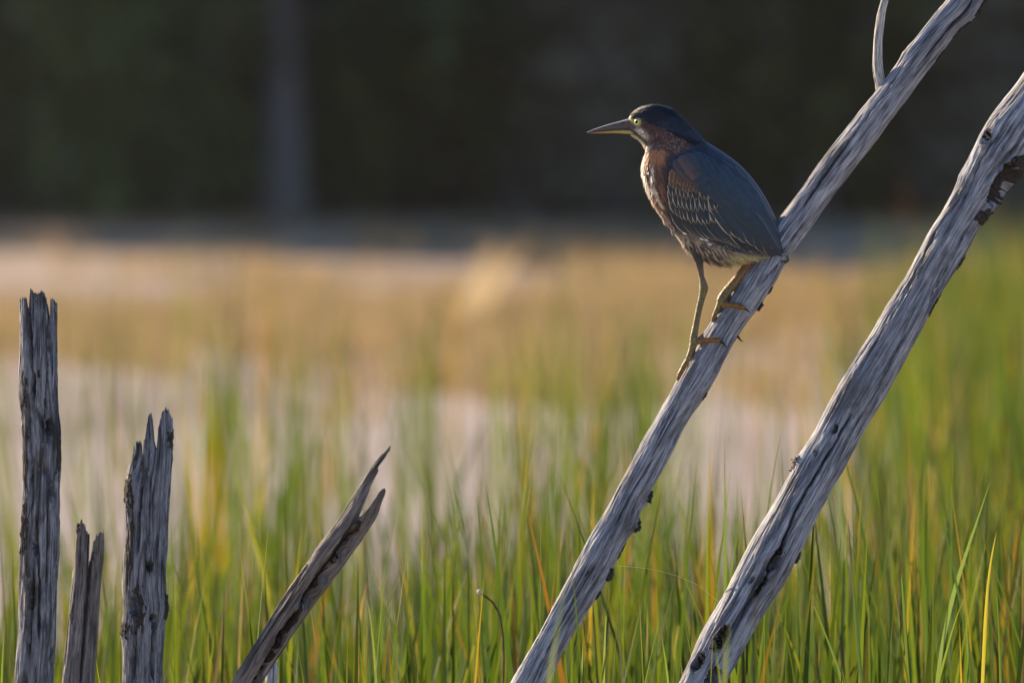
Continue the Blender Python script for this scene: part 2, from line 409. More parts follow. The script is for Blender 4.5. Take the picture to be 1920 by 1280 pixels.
def xy_near(n, rg):
    y = 14.6 + (24.5 - 14.6) * rg.random(n)
    x = (rg.random(n) * 2 - 1) * (0.058 * y + 0.15)
    k = fbm(x * 1.6, y * 0.8, 3.3, 2)
    keep = rg.random(n) < np.clip(0.72 + 0.8 * k, 0.12, 1) * np.where(y < 18.5, 0.34, 1) * np.where(y < 17.74, 0.2, 1) * np.where((y > 16.9) & (y < 17.76), 0.15, 1)
    return x[keep], y[keep]
def h_near(x, y, rg):
    p = pxof(x, y)
    top = 0.565 + 0.10 * sstep(500, 1100, p) + 0.05 * sstep(1350, 1800, p) - 0.05 * np.exp(-((p - 680) / 160) ** 2) - 0.06 * sstep(350, 60, p)
    h = top + rg.normal(0, 0.105, len(x)) + 0.10 * fbm(x * 2.1, y * 1.1, 9.1, 2)
    # closer stands stay under the line of sight to the water behind
    h = h - 0.026 * np.clip(y - 18.2, 0, 9) + 0.10 * fbm(x * 3.3, y * 2.1, 5.5, 2)
    return np.clip(h, 0.15, 1.05) - 0.03 * np.clip(17 - y, 0, 3)
sedge_field('sedge', 'dense green and yellow sedge standing in the water around the dead posts', 13500, xy_near, h_near, 0.05, 0.0115, 41, lean=0.12)
def xy_mid(n, rg):
    y = 24 + 18 * rg.random(n); p = rg.random(n) * 2100 - 90
    dens = 0.16 + 0.9 * np.exp(-((p - 450) / 60) ** 2) + 0.7 * np.exp(-((p - 575) / 45) ** 2) + 0.8 * np.exp(-((p - 1010) / 90) ** 2) \
        + 1.0 * np.exp(-((p - 1180) / 90) ** 2) + 0.5 * np.exp(-((p - 775) / 40) ** 2) + 0.8 * sstep(1450, 1780, p) + 0.3 * np.exp(-((p - 170) / 40) ** 2)
    keep = rg.random(n) < np.clip(dens, 0, 1) * np.clip(1.1 - (y - 24) / 24, 0.1, 1)
    x = (p - 960) / FPX * y
    return x[keep], y[keep]
sedge_field('sedge', 'loose stands of taller sedge out in the open water behind the posts', 2000, xy_mid,
            lambda x, y, rg: 0.62 + rg.normal(0, 0.12, len(x)), 0.06, 0.013, 43, lean=0.13)
def xy_right(n, rg):
    y = 25 + 33 * rg.random(n); p = 1480 + 600 * rg.random(n) ** 0.8
    keep = rg.random(n) < sstep(1480, 1950, p) ** 1.3
    x = (p - 960) / FPX * y
    return x[keep], y[keep]
sedge_field('sedge', 'tall soft green sedge bed stretching away behind the thicker trunk', 3200, xy_right,
            lambda x, y, rg: 0.68 + rg.normal(0, 0.13, len(x)) - 0.007 * (y - 25), 0.05, 0.013, 44, lean=0.13)
# golden mats far out
def gold_field():
    rg = np.random.default_rng(45); n = 120000
    y = 43 + 36 * rg.random(n); x = (rg.random(n) * 2 - 1) * (0.055 * y)
    p = pxof(x, y); k = fbm(x * 0.55 + 3, y * 0.16, 1.3, 3)
    prof = np.exp(-((y - 55.5) / 6.5) ** 2) * 0.5 + 0.22 * sstep(71, 76, y)
    keep = rg.random(n) < np.clip(prof + 0.55 * k + 0.5 * fbm(x * 1.9, y * 0.5, 8.1, 2) - 0.10, 0, 1)
    x, y = x[keep], y[keep]; n = len(x)
    col = np.array([(0.235, 0.17, 0.115), (0.27, 0.205, 0.15), (0.21, 0.16, 0.10), (0.17, 0.16, 0.085), (0.29, 0.235, 0.185)])[rg.integers(0, 5, n)] * (0.8 + 0.4 * rg.random((n, 1)))
    h = 0.13 + 0.10 * rg.random(n)
    V, F4, F3, c = blades(x, y, h, np.abs(rg.normal(0, 0.5, n)), rg.random(n) * 6.28, 0.010 + 0.008 * rg.random(n), col, col, np.full(n, 2.0), rg, seg=2, face=rg.normal(0.6, 0.5, n))
    me = new_mesh('golden_sedge', V, F4, F3); set_col(me, 'Col', c)
    tag(obj('golden_sedge', me, M_blade), 'low golden mats of dying sedge far out on the marsh', 'sedge', kind='stuff')
gold_field()

# ------------------------------------------------------------------ dead wood
class Log:
    """a stem whose two edges were traced; round in depth, with grain, cracks, holes and a splintered top"""
    def __init__(self, a, b, left, right, Yb, Yt, depth=0.95, seed=0, top=None, amp=(0.0018, 0.0016, 0.0005), M_=168, rows=430,
                 cracks=(), holes=(), humps=(), thin=0.0, jag=1.0, low=1985, twist=0.0, autocracks=10):
        self.ppm = FPX / Yb; self.a = np.array(a, float); v = np.array(b, float) - self.a; self.len = np.linalg.norm(v)
        self.d = v / self.len; self.n = np.array([-self.d[1], self.d[0]])     # n: to the right of the stem (screen)
        if self.n[0] < 0: self.n = -self.n
        tr = lambda pts: np.array([self.to(p) for p in pts])
        Lp, Rp = tr(left), tr(right)
        Lp = Lp[np.argsort(Lp[:, 0])]; Rp = Rp[np.argsort(Rp[:, 0])]
        self.Lp, self.Rp = Lp, Rp; self.Yb, self.Yt = Yb, Yt; self.depth = depth; self.seed = seed; self.amp = amp; self.twist = twist
        self.cracks = [(tr(p), w, dp) for p, w, dp in cracks]
        rg = np.random.default_rng(seed + 900)
        self.holes = [(self.to(p), ln, wd, dp) for p, ln, wd, dp in holes]
        self.humps = [(self.to(p), ln, wd, ht) for p, ln, wd, ht in humps]
        s_low = (low - self.a[1]) / self.d[1]            # axial position under the water
        smax = max(Lp[-1, 0], Rp[-1, 0])
        self.auto = []
        for _ in range(autocracks):
            s0 = rg.uniform(0, smax); self.auto.append((s0, rg.uniform(60, 260), rg.uniform(0.15, 2.95), rg.uniform(-0.0012, 0.0012), rg.uniform(0.03, 0.06), rg.uniform(0.003, 0.010)))
        th = np.linspace(0, 2 * math.pi, M_, endpoint=False); self.th = th
        xn = np.cos(th)
        if top is None: H = np.full(M_, smax)
        else:
            tp = np.array(top, float)
            H = np.interp(xn, tp[:, 0], tp[:, 1])
        H = H + jag * 7.0 * noise3(xn * 9 + seed, np.sin(th) * 2.2, 4.4) + jag * 8.0 * noise3(xn * 21, np.sin(th) * 9, seed)
        self.Hmax = H.max(); self.thin = thin; self.Hmin = H.min()
        svis = (min(1300, low - 20) - self.a[1]) / self.d[1]
        tl = np.linspace(0, 1, 36)[:-1] * (svis - s_low) + s_low
        sv_ = svis + np.linspace(0, 1, rows)[:, None] * (H[None] - svis)
        S = np.concatenate([np.repeat(tl[:, None], M_, 1), sv_], 0)
        T = np.repeat(th[None], len(S), 0)
        V = self.surf(S, T)
        nr = len(S)
        F4 = grid_faces(nr, M_, True); top0 = (nr - 1) * M_; cap = []
        for j in range(1, M_ // 2 - 1):
            cap.append((top0 + j, top0 + j + 1, top0 + M_ - j - 1, top0 + M_ - j))
        F3 = [(top0, top0 + 1, top0 + M_ - 1), (top0 + M_ // 2 - 1, top0 + M_ // 2, top0 + M_ // 2 + 1)]
        self.V = V.reshape(-1, 3)
        self.me = new_mesh('log', self.V, np.concatenate([F4, np.array(cap)]), np.array(F3))
        wpx = 0.5 * (self.half(S))
        uv = np.stack([S / 1200.0 + seed, (T - math.pi / 2) * np.median(wpx) * 2 / 1200.0 + 0.25 * self.twist * S / 1200 + seed], -1)
        # back half mirrored so that the grain meets itself
        set_uv(self.me, uv.reshape(-1, 2))
    def to(self, p):
        q = np.array(p, float) - self.a; return np.array([q @ self.d, q @ self.n])
    def lr(self, s):
        def ip(P_, s):
            y = np.interp(s, P_[:, 0], P_[:, 1])
            m0 = (P_[2, 1] - P_[0, 1]) / (P_[2, 0] - P_[0, 0]); 
            return np.where(s < P_[0, 0], P_[0, 1] + (s - P_[0, 0]) * m0 * 0.6, y)
        o = 0; l = 0; r = 0
        for o in (-14, -7, 0, 7, 14): l = l + ip(self.Lp, s + o) / 5; r = r + ip(self.Rp, s + o) / 5
        return l, r
    def half(self, s):
        l, r = self.lr(s); return np.maximum(0.5 * (r - l), 2.0)
    def surf(self, S, T, extra=0.0, detail=True):
        l, r = self.lr(S); c = 0.5 * (l + r); w = np.maximum(0.5 * (r - l), 2.0)
        Tt = T + self.twist * S / 1200.0
        cs, sn = np.cos(Tt), np.sin(Tt); m = S / 1200.0; sd = self.seed * 3.17
        a1, a2, a3 = self.amp
        off = a1 * fbm(m * 9 + sd, cs * 1.3, sn * 1.3, 3)
        if detail:
            g = fbm(m * 7 + sd, cs * 7, sn * 7, 3)
            off = off + 0.6 * a2 * (0.6 - np.abs(g) * 1.6)
            off = off + 1.5 * a3 * fbm(m * 26 + sd, cs * 34, sn * 34, 3)
            gg = noise3(m * 5 - sd, cs * 11, sn * 11)
            off = off - a2 * 1.5 * sstep(0.35, 0.7, gg)
        x = w * np.cos(T); front = np.sin(T) > -0.1
        for s0, ln, th0, dr, wd, dp in self.auto:
            k = np.exp(-((T - th0 - dr * (S - s0) - 0.06 * noise3(S / 40.0, s0, 0.5)) / wd) ** 2) * sstep(0, 0.25, (S - s0) / ln) * sstep(1, 0.75, (S - s0) / ln)
            off = off - dp * k
        for pth, wd, dp in self.cracks:
            q = pth[np.argsort(pth[:, 0])]
            xc = np.interp(S, q[:, 0], q[:, 1]); win = sstep(q[0, 0], q[0, 0] + 25, S) * sstep(q[-1, 0], q[-1, 0] - 25, S)
            ww = 0.85 * wd * (0.7 + 0.6 * noise3(S / 30.0, wd, dp) + 0.25)
            off = off - 2.4 * dp * np.exp(-((x + c - xc + 2.0 * noise3(S / 18.0, 1.1, sd)) / np.maximum(ww, 1.0)) ** 4) * win * front
        for (hs, hx), ln, wd, dp in self.holes:
            q = np.sqrt(((S - hs) / ln) ** 2 + ((x + c - hx) / wd) ** 2) * (1 + 0.25 * noise3(S / 12.0, x / 6.0, sd))
            off = off - 2.3 * dp * sstep(1.12, 0.88, q) * front + 0.12 * dp * np.exp(-((q - 1.25) / 0.2) ** 2) * front
        for (hs, hx), ln, wd, ht in self.humps:
            off = off + ht * np.exp(-((S - hs) / ln) ** 2 - ((x + c - hx) / wd) ** 2) * (1 + 0.5 * noise3(S / 9.0, x / 7.0, sd))
        off = np.maximum(off, -0.86 * w / self.ppm) + extra
        px_ = np.where(np.abs(np.cos(T)) > 0, c + (w + off * self.ppm) * np.cos(T), c)
        dep = w * self.depth
        if self.thin: dep = dep * (1 - self.thin * sstep(self.Hmin - 30, self.Hmax, S))
        yo = -(dep / self.ppm + off) * np.sin(T)
        yy = self.Yb + (self.Yt - self.Yb) * S / max(self.Rp[-1, 0], 1)
        pt = self.a + S[..., None] * self.d + px_[..., None] * self.n
        Wd = P(pt[..., 0], pt[..., 1], yy)
        Wd[..., 1] += yo
        return Wd
    def at(self, p, front=True):
        """axial position and angle of a traced point"""
        s, x = self.to(p); l, r = self.lr(np.array(s)); c = (l + r) / 2; w = (r - l) / 2
        return float(s), float(math.acos(np.clip((x - c) / w, -1, 1)))
    def bark(self, parent, p, ls, dth, thick, seed, mat_=None, name='bark_flake', n=(40, 24)):
        s, th = self.at(p); rg = np.random.default_rng(seed)
        u = np.linspace(-1, 1, n[0])[:, None]; v = np.linspace(-1, 1, n[1])[None]
        S = s + u * ls + 0 * v; T = th + v * dth + 0 * u
        rim = np.sqrt(u ** 2 + v ** 2) * (1 + 0.9 * fbm(u * 2.2 + seed, v * 2.6, 0.3, 3))
        ex = 0.75 * thick * sstep(1.0, 0.8, rim) * (0.6 + 0.9 * fbm(u * 4 + seed, v * 5, 1.5, 3)) - 0.0022 * sstep(0.8, 1.0, rim)
        V = self.surf(S, T, ex, detail=False)
        return obj(name, new_mesh(name, V.reshape(-1, 3), grid_faces(*n)), mat_ or M_bark, parent)

def log_thing(name, log, mat_, label, cat, group=None):
    yw = 3 + CAM_H / log.Yb * FPX                    # where the water lies at that distance
    root = empty(name, tuple(P(*(log.a + log.d * ((yw - log.a[1]) / log.d[1])), log.Yb)), label, cat, group)
    stem = obj('stem', log.me, mat_, root)
    return root, stem
def finish(root):
    for ch in [o for o in C.objects if o.parent is root]:
        ch.location = -root.location             # parts are modelled in world space

# --- the perch
pl = [(1991, -280), (1775, 0), (1712, 78), (1666, 141), (1619, 200), (1556, 281), (1494, 366), (1459, 412), (1400, 500), (1340, 592), (1300, 660), (1269, 714), (1250, 750), (1212, 816), (1167, 895), (1131, 966), (1104, 1011), (1057, 1102), (1013, 1182), (957, 1280)]
pr = [(2060, -280), (1844, 0), (1829, 34), (1798, 56), (1769, 94), (1725, 150), (1681, 212), (1619, 294), (1562, 366), (1519, 428), (1475, 487), (1451, 534), (1421, 581), (1400, 606), (1372, 650), (1337, 719), (1287, 794), (1256, 856), (1233, 900), (1206, 945), (1192, 985), (1166, 1028), (1143, 1075), (1114, 1126), (1078, 1182), (1049, 1235), (1031, 1280)]
perch = Log((994, 1280), (1809, 0), pl, pr, D - 0.03, D + 0.05, seed=1, amp=(0.0020, 0.0015, 0.0005), rows=560, M_=176, autocracks=16,
            cracks=[([(1690, 130), (1620, 225), (1545, 325), (1500, 395)], 2.2, 0.005), ([(1600, 270), (1560, 330)], 2.0, 0.003),
                    ([(1500, 460), (1450, 505), (1420, 540)], 1.8, 0.004), ([(1400, 590), (1345, 690), (1310, 740)], 1.8, 0.003),
                    ([(1230, 850), (1180, 930), (1150, 990)], 2.0, 0.004), ([(1120, 1050), (1060, 1150), (1020, 1230)], 2.4, 0.005)],
            holes=[((1100, 1072), 5, 2.6, 0.004)],
            humps=[((1213, 940), 16, 8, 0.006), ((1190, 985), 14, 8, 0.005), ((1696, 95), 18, 6, 0.003), ((1142, 1082), 12, 8, 0.004)])
root, stem = log_thing('leaning_dead_tree', perch, M_perch, 'slim leaning silver-grey dead trunk that the heron is standing on', 'dead trunk')
for k, (p, ls, dt, tk) in enumerate((((1838, 14), 26, 0.42, 0.006), ((1806, 58), 22, 0.3, 0.004), ((1764, 105), 14, 0.25, 0.003), ((1224, 933), 11, 0.5, 0.007), ((1196, 985), 14, 0.45, 0.006),
                                     ((1147, 1079), 13, 0.45, 0.006), ((1168, 1033), 18, 0.3, 0.003), ((1427, 576), 9, 0.35, 0.006), ((1447, 546), 8, 0.3, 0.004), ((1325, 745), 8, 0.25, 0.003), ((1125, 1118), 9, 0.3, 0.004))):
    perch.bark(root, p, ls, dt, tk, 50 + k)
tw = smooth_path([(1655, 166, 0), (1650, 150, -0.002), (1645, 125, -0.003), (1646, 78, -0.004), (1652, 30, -0.006), (1659, 0, -0.006), (1668, -60, -0.004), (1690, -150, 0), (1700, -230, 0.01)], 60)
twp = P(tw[:, 0], tw[:, 1], D + 0.035 + tw[:, 2])
tr_ = np.interp(np.linspace(0, 1, 60), [0, 0.1, 0.3, 0.6, 1], [12.5, 10.5, 8.8, 7, 2.0]) / 1200
V, F4, F3 = tube(twp, tr_, 40)
ang = np.arange(60 * 40) % 40 / 40 * 6.283; ss = np.repeat(np.linspace(0, 0.33, 60), 40)
cen = np.repeat(twp, 40, 0); dirn = V[:2400] - cen
V[:2400] = cen + dirn * (1 + 0.16 * fbm(ss * 25, np.cos(ang) * 2.5, np.sin(ang) * 2.5, 3))[:, None]
me = new_mesh('twig', V, F4, F3); set_uv(me, np.concatenate([np.stack([ss, ang * 0.007], 1), [[0, 0], [0, 0]]]))
obj('twig', me, M_twig, root)
th_ = smooth_path([(1383, 630, 0), (1387, 636, 0), (1391, 639.5, 0), (1395, 640.5, 0)], 12)
obj('thorn', new_mesh('thorn', *tube(P(th_[:, 0], th_[:, 1], D - 0.005), np.linspace(2.4, 0.3, 12) / 1200, 8)), M_bark, root)
finish(root)

# --- the thicker trunk
ql = [(2060, -150), (1960, 60), (1920, 137), (1887, 180), (1862, 212), (1837, 252), (1820, 285), (1806, 319), (1794, 350), (1766, 400), (1744, 431), (1697, 519), (1659, 581), (1631, 631), (1594, 688), (1562, 741), (1522, 819), (1500, 850), (1490, 872), (1456, 931), (1412, 1009), (1391, 1050), (1354, 1120), (1316, 1188), (1271, 1280)]
qr = [(2170, -60), (2010, 190), (1940, 290), (1912, 330), (1892, 352), (1870, 385), (1853, 406), (1834, 428), (1809, 475), (1781, 522), (1756, 562), (1737, 600), (1709, 653), (1656, 747), (1620, 806), (1581, 881), (1537, 962), (1503, 1031), (1476, 1085), (1440, 1138), (1405, 1200), (1377, 1250), (1356, 1290)]
trunk2 = Log((1313, 1280), (1960, 130), ql, qr, D - 0.02, D + 0.13, seed=2, amp=(0.0026, 0.0018, 0.0006), rows=560, M_=184, autocracks=18,
             cracks=[([(1600, 770), (1553, 850), (1516, 909), (1491, 953), (1475, 997), (1459, 1034), (1443, 1065), (1425, 1099), (1408, 1126), (1390, 1155)], 3.2, 0.010),
                     ([(1445, 1040), (1420, 1085), (1400, 1130), (1385, 1160), (1365, 1190)], 5.0, 0.007),
                     ([(1755, 430), (1715, 510), (1690, 560)], 2.4, 0.006), ([(1880, 235), (1835, 300), (1815, 350), (1795, 395)], 3.0, 0.006),
                     ([(1905, 270), (1870, 310), (1840, 345)], 4.0, 0.005), ([(1700, 620), (1660, 700), (1640, 735)], 2.0, 0.004), ([(1820, 420), (1775, 500), (1735, 575)], 2.2, 0.004)],
             holes=[((1849, 257), 14, 6, 0.009), ((1564, 803), 9, 5, 0.009), ((1528, 848), 6, 4, 0.006), ((1350, 1194), 26, 9, 0.016), ((1309, 1238), 20, 8, 0.014), ((1337, 1268), 20, 11, 0.014),
                    ((1452, 1050), 22, 9, 0.011), ((1408, 1085), 8, 4, 0.006), ((1880, 345), 42, 17, 0.008)],
             humps=[((1545, 825), 38, 12, 0.004), ((1862, 238), 30, 10, 0.005), ((1492, 862), 14, 6, 0.005), ((1430, 1040), 30, 10, 0.003), ((1606, 690), 30, 6, 0.003), ((1800, 330), 26, 6, 0.003)])
root, stem = log_thing('leaning_dead_tree', trunk2, M_perch, 'thicker leaning grey dead trunk with a long crack and dark holes, no bird on it', 'dead trunk')
for k, (p, ls, dt, tk) in enumerate((((1886, 345), 44, 0.62, 0.007), ((1905, 318), 30, 0.5, 0.006), ((1846, 405), 18, 0.5, 0.005), ((1800, 490), 16, 0.25, 0.003), ((1752, 570), 26, 0.2, 0.003), ((1497, 1045), 12, 0.35, 0.005),
                                     ((1875, 368), 22, 0.6, 0.008))):
    trunk2.bark(root, p, ls, dt, tk, 70 + k)
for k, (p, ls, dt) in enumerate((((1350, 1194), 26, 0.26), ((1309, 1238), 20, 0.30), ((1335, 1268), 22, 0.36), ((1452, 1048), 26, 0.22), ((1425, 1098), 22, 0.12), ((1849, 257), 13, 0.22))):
    trunk2.bark(root, p, ls, dt, 0.0012, 90 + k, M_rot_shade, 'painted_rot_shade')  # patches darken hole and crack interiors with painted shade and rot
trunk2.bark(root, (1490, 868), 18, 0.5, 0.006, 79, M_perch and M_treebark)
finish(root)

# --- broken posts
def post(label, left, right, top, Y, seed, a, b, m=M_post, depth=0.8, thin=0.35, cracks=(), holes=(), humps=(), barks=(), amp=(0.0020, 0.0020, 0.0007), name='broken_post', cat='post', auto=12):
    lg = Log(a, b, left, right, Y, Y + 0.01, depth=depth, seed=seed, top=top, thin=thin, cracks=cracks, holes=holes, humps=humps, amp=amp, autocracks=auto, rows=460, M_=176)
    root, stem = log_thing(name, lg, m, label, cat)
    for k, (p, ls, dt, tk) in enumerate(barks): lg.bark(root, p, ls * 1.2, dt, tk * 0.6, seed * 10 + k)
    finish(root); return lg
H = lambda y: 1280 - y      # height in photograph pixels over the lower frame edge, for upright posts
post('tall dark grey broken post with a three-pronged splintered top', 
     [(37, 545), (37, 575), (38, 640), (36, 704), (36, 754), (41, 768), (43, 900), (41, 930), (39, 1019), (37, 1108), (33, 1197), (27, 1280)],
     [(106, 545), (106, 580), (107, 640), (108, 757), (114, 817), (114, 876), (111, 930), (110, 1019), (105, 1122), (104, 1211), (99, 1280)],
     [(-1, H(564)), (-0.85, H(561)), (-0.66, H(557)), (-0.55, H(578)), (-0.46, H(574)), (-0.42, H(541)), (-0.34, H(543)), (-0.25, H(551)), (0.05, H(551)), (0.22, H(547)), (0.34, H(554)), (0.50, H(571)), (0.56, H(600)), (0.63, H(606)), (0.68, H(562)), (0.85, H(560)), (1, H(572))],
     D + 0.02, 5, (63, 1280), (63, 560), 
     cracks=[([(57, 570), (60, 700), (66, 760)], 2.5, 0.007), ([(92, 600), (90, 700), (86, 800)], 2.5, 0.006), ([(64, 690), (66, 745)], 4, 0.010), ([(80, 770), (84, 810)], 3.5, 0.007), ([(68, 960), (76, 1090), (74, 1200)], 2.6, 0.007), ([(84, 860), (86, 900)], 3.5, 0.006), ([(52, 760), (58, 860), (62, 950)], 4.0, 0.006), ([(97, 1190), (99, 1270)], 3, 0.006)],
     holes=[((66, 1018), 24, 4.5, 0.012), ((93, 808), 24, 5, 0.013), ((96, 918), 20, 4, 0.010), ((74, 700), 6, 3, 0.007)],
     barks=[((45, 735), 34, 0.3, 0.003), ((47, 880), 70, 0.35, 0.0025), ((111, 850), 44, 0.25, 0.003), ((46, 990), 40, 0.35, 0.004)])
post('short stake split lengthways into two pale prongs, between the tall posts',
     [(145, 990), (143, 1003), (138, 1063), (128, 1161), (116, 1280)],
     [(195, 990), (195, 1034), (187, 1122), (177, 1280)],
     [(-1, H(990)), (-0.85, H(981)), (-0.75, H(976)), (-0.5, H(984)), (-0.2, H(999)), (-0.05, H(1002)), (0.02, H(1075)), (0.16, H(1090)), (0.22, H(1016)), (0.45, H(1004)), (0.78, H(993)), (0.92, H(993)), (1, H(1012))],
     D + 0.28, 6, (147, 1280), (169, 990), m=M_tan, depth=0.62, thin=0.3, amp=(0.0012, 0.0010, 0.0005),
     cracks=[([(172, 1040), (166, 1110), (162, 1160), (152, 1285)], 4.0, 0.014)], holes=[((136, 1155), 13, 3.5, 0.006), ((177, 1040), 7, 3, 0.005)], barks=[((146, 990), 8, 0.4, 0.003)])
post('grey post with a jagged three-spiked top and crusty lichen at its foot',
     [(244, 765), (246, 850), (240, 880), (234, 900), (233, 936), (236, 989), (231, 1048), (230, 1108), (233, 1152), (226, 1176), (229, 1211), (229, 1280)],
     [(324, 765), (325, 805), (323, 844), (319, 900), (313, 1004), (311, 1063), (309, 1113), (314, 1137), (309, 1161), (308, 1197), (304, 1280)],
     [(-1, H(868)), (-0.82, H(832)), (-0.64, H(827)), (-0.52, H(834)), (-0.44, H(858)), (-0.36, H(830)), (-0.26, H(812)), (-0.16, H(780)), (-0.02, H(774)), (0.04, H(790)), (0.10, H(830)), (0.24, H(843)), (0.32, H(800)), (0.48, H(772)), (0.64, H(765)), (0.85, H(770)), (1, H(790))],
     D + 0.20, 7, (266, 1280), (284, 770), thin=0.4,
     cracks=[([(268, 850), (262, 960), (258, 1040)], 3, 0.008), ([(290, 900), (288, 980)], 2.4, 0.005), ([(292, 1150), (284, 1280)], 5, 0.006), ([(252, 1200), (250, 1280)], 5, 0.006)],
     holes=[((281, 1061), 11, 5.5, 0.013), ((288, 1156), 8, 6, 0.008), ((252, 1130), 22, 9, 0.007)],
     barks=[((238, 920), 28, 0.45, 0.005), ((244, 1010), 70, 0.3, 0.003), ((312, 1135), 22, 0.4, 0.006), ((262, 1140), 40, 0.4, 0.0025), ((323, 822), 18, 0.4, 0.004), ((232, 1180), 14, 0.5, 0.005)])
# leaning split log (its own frame: axis along the lean)
sl_a, sl_b = (462, 1280), (733, 868)
_ax = np.array(sl_b, float) - sl_a; _ax /= np.linalg.norm(_ax)
A_ = lambda x, y: float((np.array((x, y), float) - sl_a) @ _ax)
lg = Log(sl_a, sl_b, [(733, 834), (707, 860), (668, 921), (636, 971), (585, 1039), (528, 1125), (474, 1212), (433, 1280)],
         [(745, 890), (722, 924), (704, 971), (672, 1021), (632, 1075), (592, 1129), (546, 1194), (521, 1233), (492, 1280)],
         D - 0.22, D - 0.30, depth=0.85, seed=8, thin=0.62, jag=0.25,
         top=[(-1, A_(728, 836)), (-0.86, A_(733, 836)), (-0.70, A_(729, 850)), (-0.55, A_(713, 880)), (-0.40, A_(712, 884)), (-0.28, A_(690, 908)), (-0.12, A_(684, 930)), (0.02, A_(672, 968)), (0.16, A_(676, 968)), (0.30, A_(690, 952)), (0.45, A_(702, 935)), (0.62, A_(718, 916)), (0.85, A_(722, 915)), (1, A_(720, 926))],
         amp=(0.0020, 0.0014, 0.0005), rows=460, M_=176, autocracks=8,
         cracks=[([(670, 990), (630, 1045), (590, 1095), (565, 1140)], 13, 0.012), ([(560, 1140), (525, 1195), (490, 1260), (470, 1290)], 5, 0.012), ([(590, 1030), (560, 1085), (545, 1110)], 2.5, 0.005)],
         holes=[((527, 1190), 18, 7, 0.010)], humps=[((600, 1030), 22, 7, 0.003)])
root, stem = log_thing('split_log', lg, M_log, 'brown leaning split log with a forked, long-pointed broken end', 'log')
for k, (p, ls, dt, tk) in enumerate((((640, 1030), 66, 0.46, 0.0034), ((598, 1088), 70, 0.42, 0.0034), ((545, 1170), 50, 0.24, 0.0026), ((500, 1245), 54, 0.22, 0.0026))): lg.bark(root, p, ls, dt, tk, 300 + k, M_rot_shade, 'painted_rot_shade')  # groove darkened by painted shade along with its rot
finish(root)
post('thin bleached stake standing just behind the leaning split log',
     [(499, 1238), (499, 1262), (497, 1280)], [(521, 1238), (521, 1262), (520, 1280)], [(-1, H(1246)), (-0.3, H(1240)), (0.2, H(1252)), (0.7, H(1236)), (1, H(1244))],
     D - 0.05, 9, (509, 1280), (510, 1240), m=M_twig, depth=0.9, thin=0, amp=(0.0006, 0.0006, 0.0003), auto=3)
# far pale dry reed, leaning
rr_ = empty('dry_reed', tuple(P(838, 636, 54)), 'blurred pale dry reed clump leaning over the golden mats far out', 'reed')
rgd = np.random.default_rng(61)
for k in range(6):
    b0 = np.array([836 + 5 * k, 636.0]); t0 = np.array([900 + 18 * k, 462 - 10 * (k % 3)]) 
    qq = np.linspace(0, 1, 14)[:, None]; pth = b0 * (1 - qq) + t0 * qq + np.array([18.0, 6.0]) * (qq * (1 - qq)) * 2
    c_ = P(pth[:, 0], pth[:, 1], np.full(14, 54 + 0.05 * k)); w_ = 0.022 * np.minimum(1, 1.15 - qq[:, 0] ** 3)
    ox = np.stack([w_ * 0.8, w_ * 0.5, 0.3 * w_], 1)
    Vr = np.stack([c_ - ox, c_ + [0, 0.008, 0], c_ + ox], 1).reshape(-1, 3); mr = new_mesh('leaf', Vr, grid_faces(14, 3)); set_col(mr, 'Col', np.tile((0.34, 0.28, 0.22), (len(Vr), 1)))
    obj('leaf', mr, M_blade, rr_)
finish(rr_)

# ------------------------------------------------------------------ single blades that stand out from the sedge
def single_blade(name, label, pts, Y, width, base, tip, tipf, seed, cat='sedge blade', group=None, seg=26):
    """pts: traced centre line from the tip down; carried on to the water"""
    pts = np.array(pts, float)
    d = pts[-1] - pts[-2]; yw = 3 + (CAM_H + 0.03) / Y * FPX
    pts = np.concatenate([pts, [pts[-1] + d * (yw - pts[-1, 1]) / d[1] * np.array([0.35, 1.0])]])
    # spread the samples by length
    ln = np.concatenate([[0], np.cumsum(np.linalg.norm(np.diff(pts, axis=0), axis=1))]); ln /= ln[-1]
    q = np.linspace(0, 1, 60); path = np.stack([np.interp(q, ln, pts[:, 0]), np.interp(q, ln, pts[:, 1])], 1)
    for _ in range(6): path[1:-1] = 0.25 * path[:-2] + 0.5 * path[1:-1] + 0.25 * path[2:]
    c = P(path[:, 0], path[:, 1], np.full(60, Y))
    w = 0.5 * width * np.minimum(1, 0.04 + q * 4.5) * (1 - 0.3 * q)
    yaw = 0.5 + 0.4 * np.sin(q * 3 + seed); ox = np.cos(yaw) * w; oy = np.sin(yaw) * w
    Lv = c - np.stack([ox, oy, 0 * ox], 1); Rv = c + np.stack([ox, oy, 0 * ox], 1); Mv = c + np.stack([oy, np.abs(ox) * 0.5, 0 * ox], 1)
    V = np.stack([Lv, Mv, Rv], 1).reshape(-1, 3)
    k = sstep(tipf, tipf * 0.55, q)[:, None]; col = np.array(base)[None] * (1 - k) + np.array(tip)[None] * k
    me = new_mesh(name, V - c[-1], grid_faces(60, 3)); set_col(me, 'Col', np.repeat(col, 3, 0))
    o = obj(name, me, M_blade); o.location = c[-1]
    return tag(o, label, cat, group)
gA, gB, gY, bT = (0.11, 0.17, 0.035), (0.16, 0.22, 0.04), (0.42, 0.36, 0.05), (0.06, 0.03, 0.02)
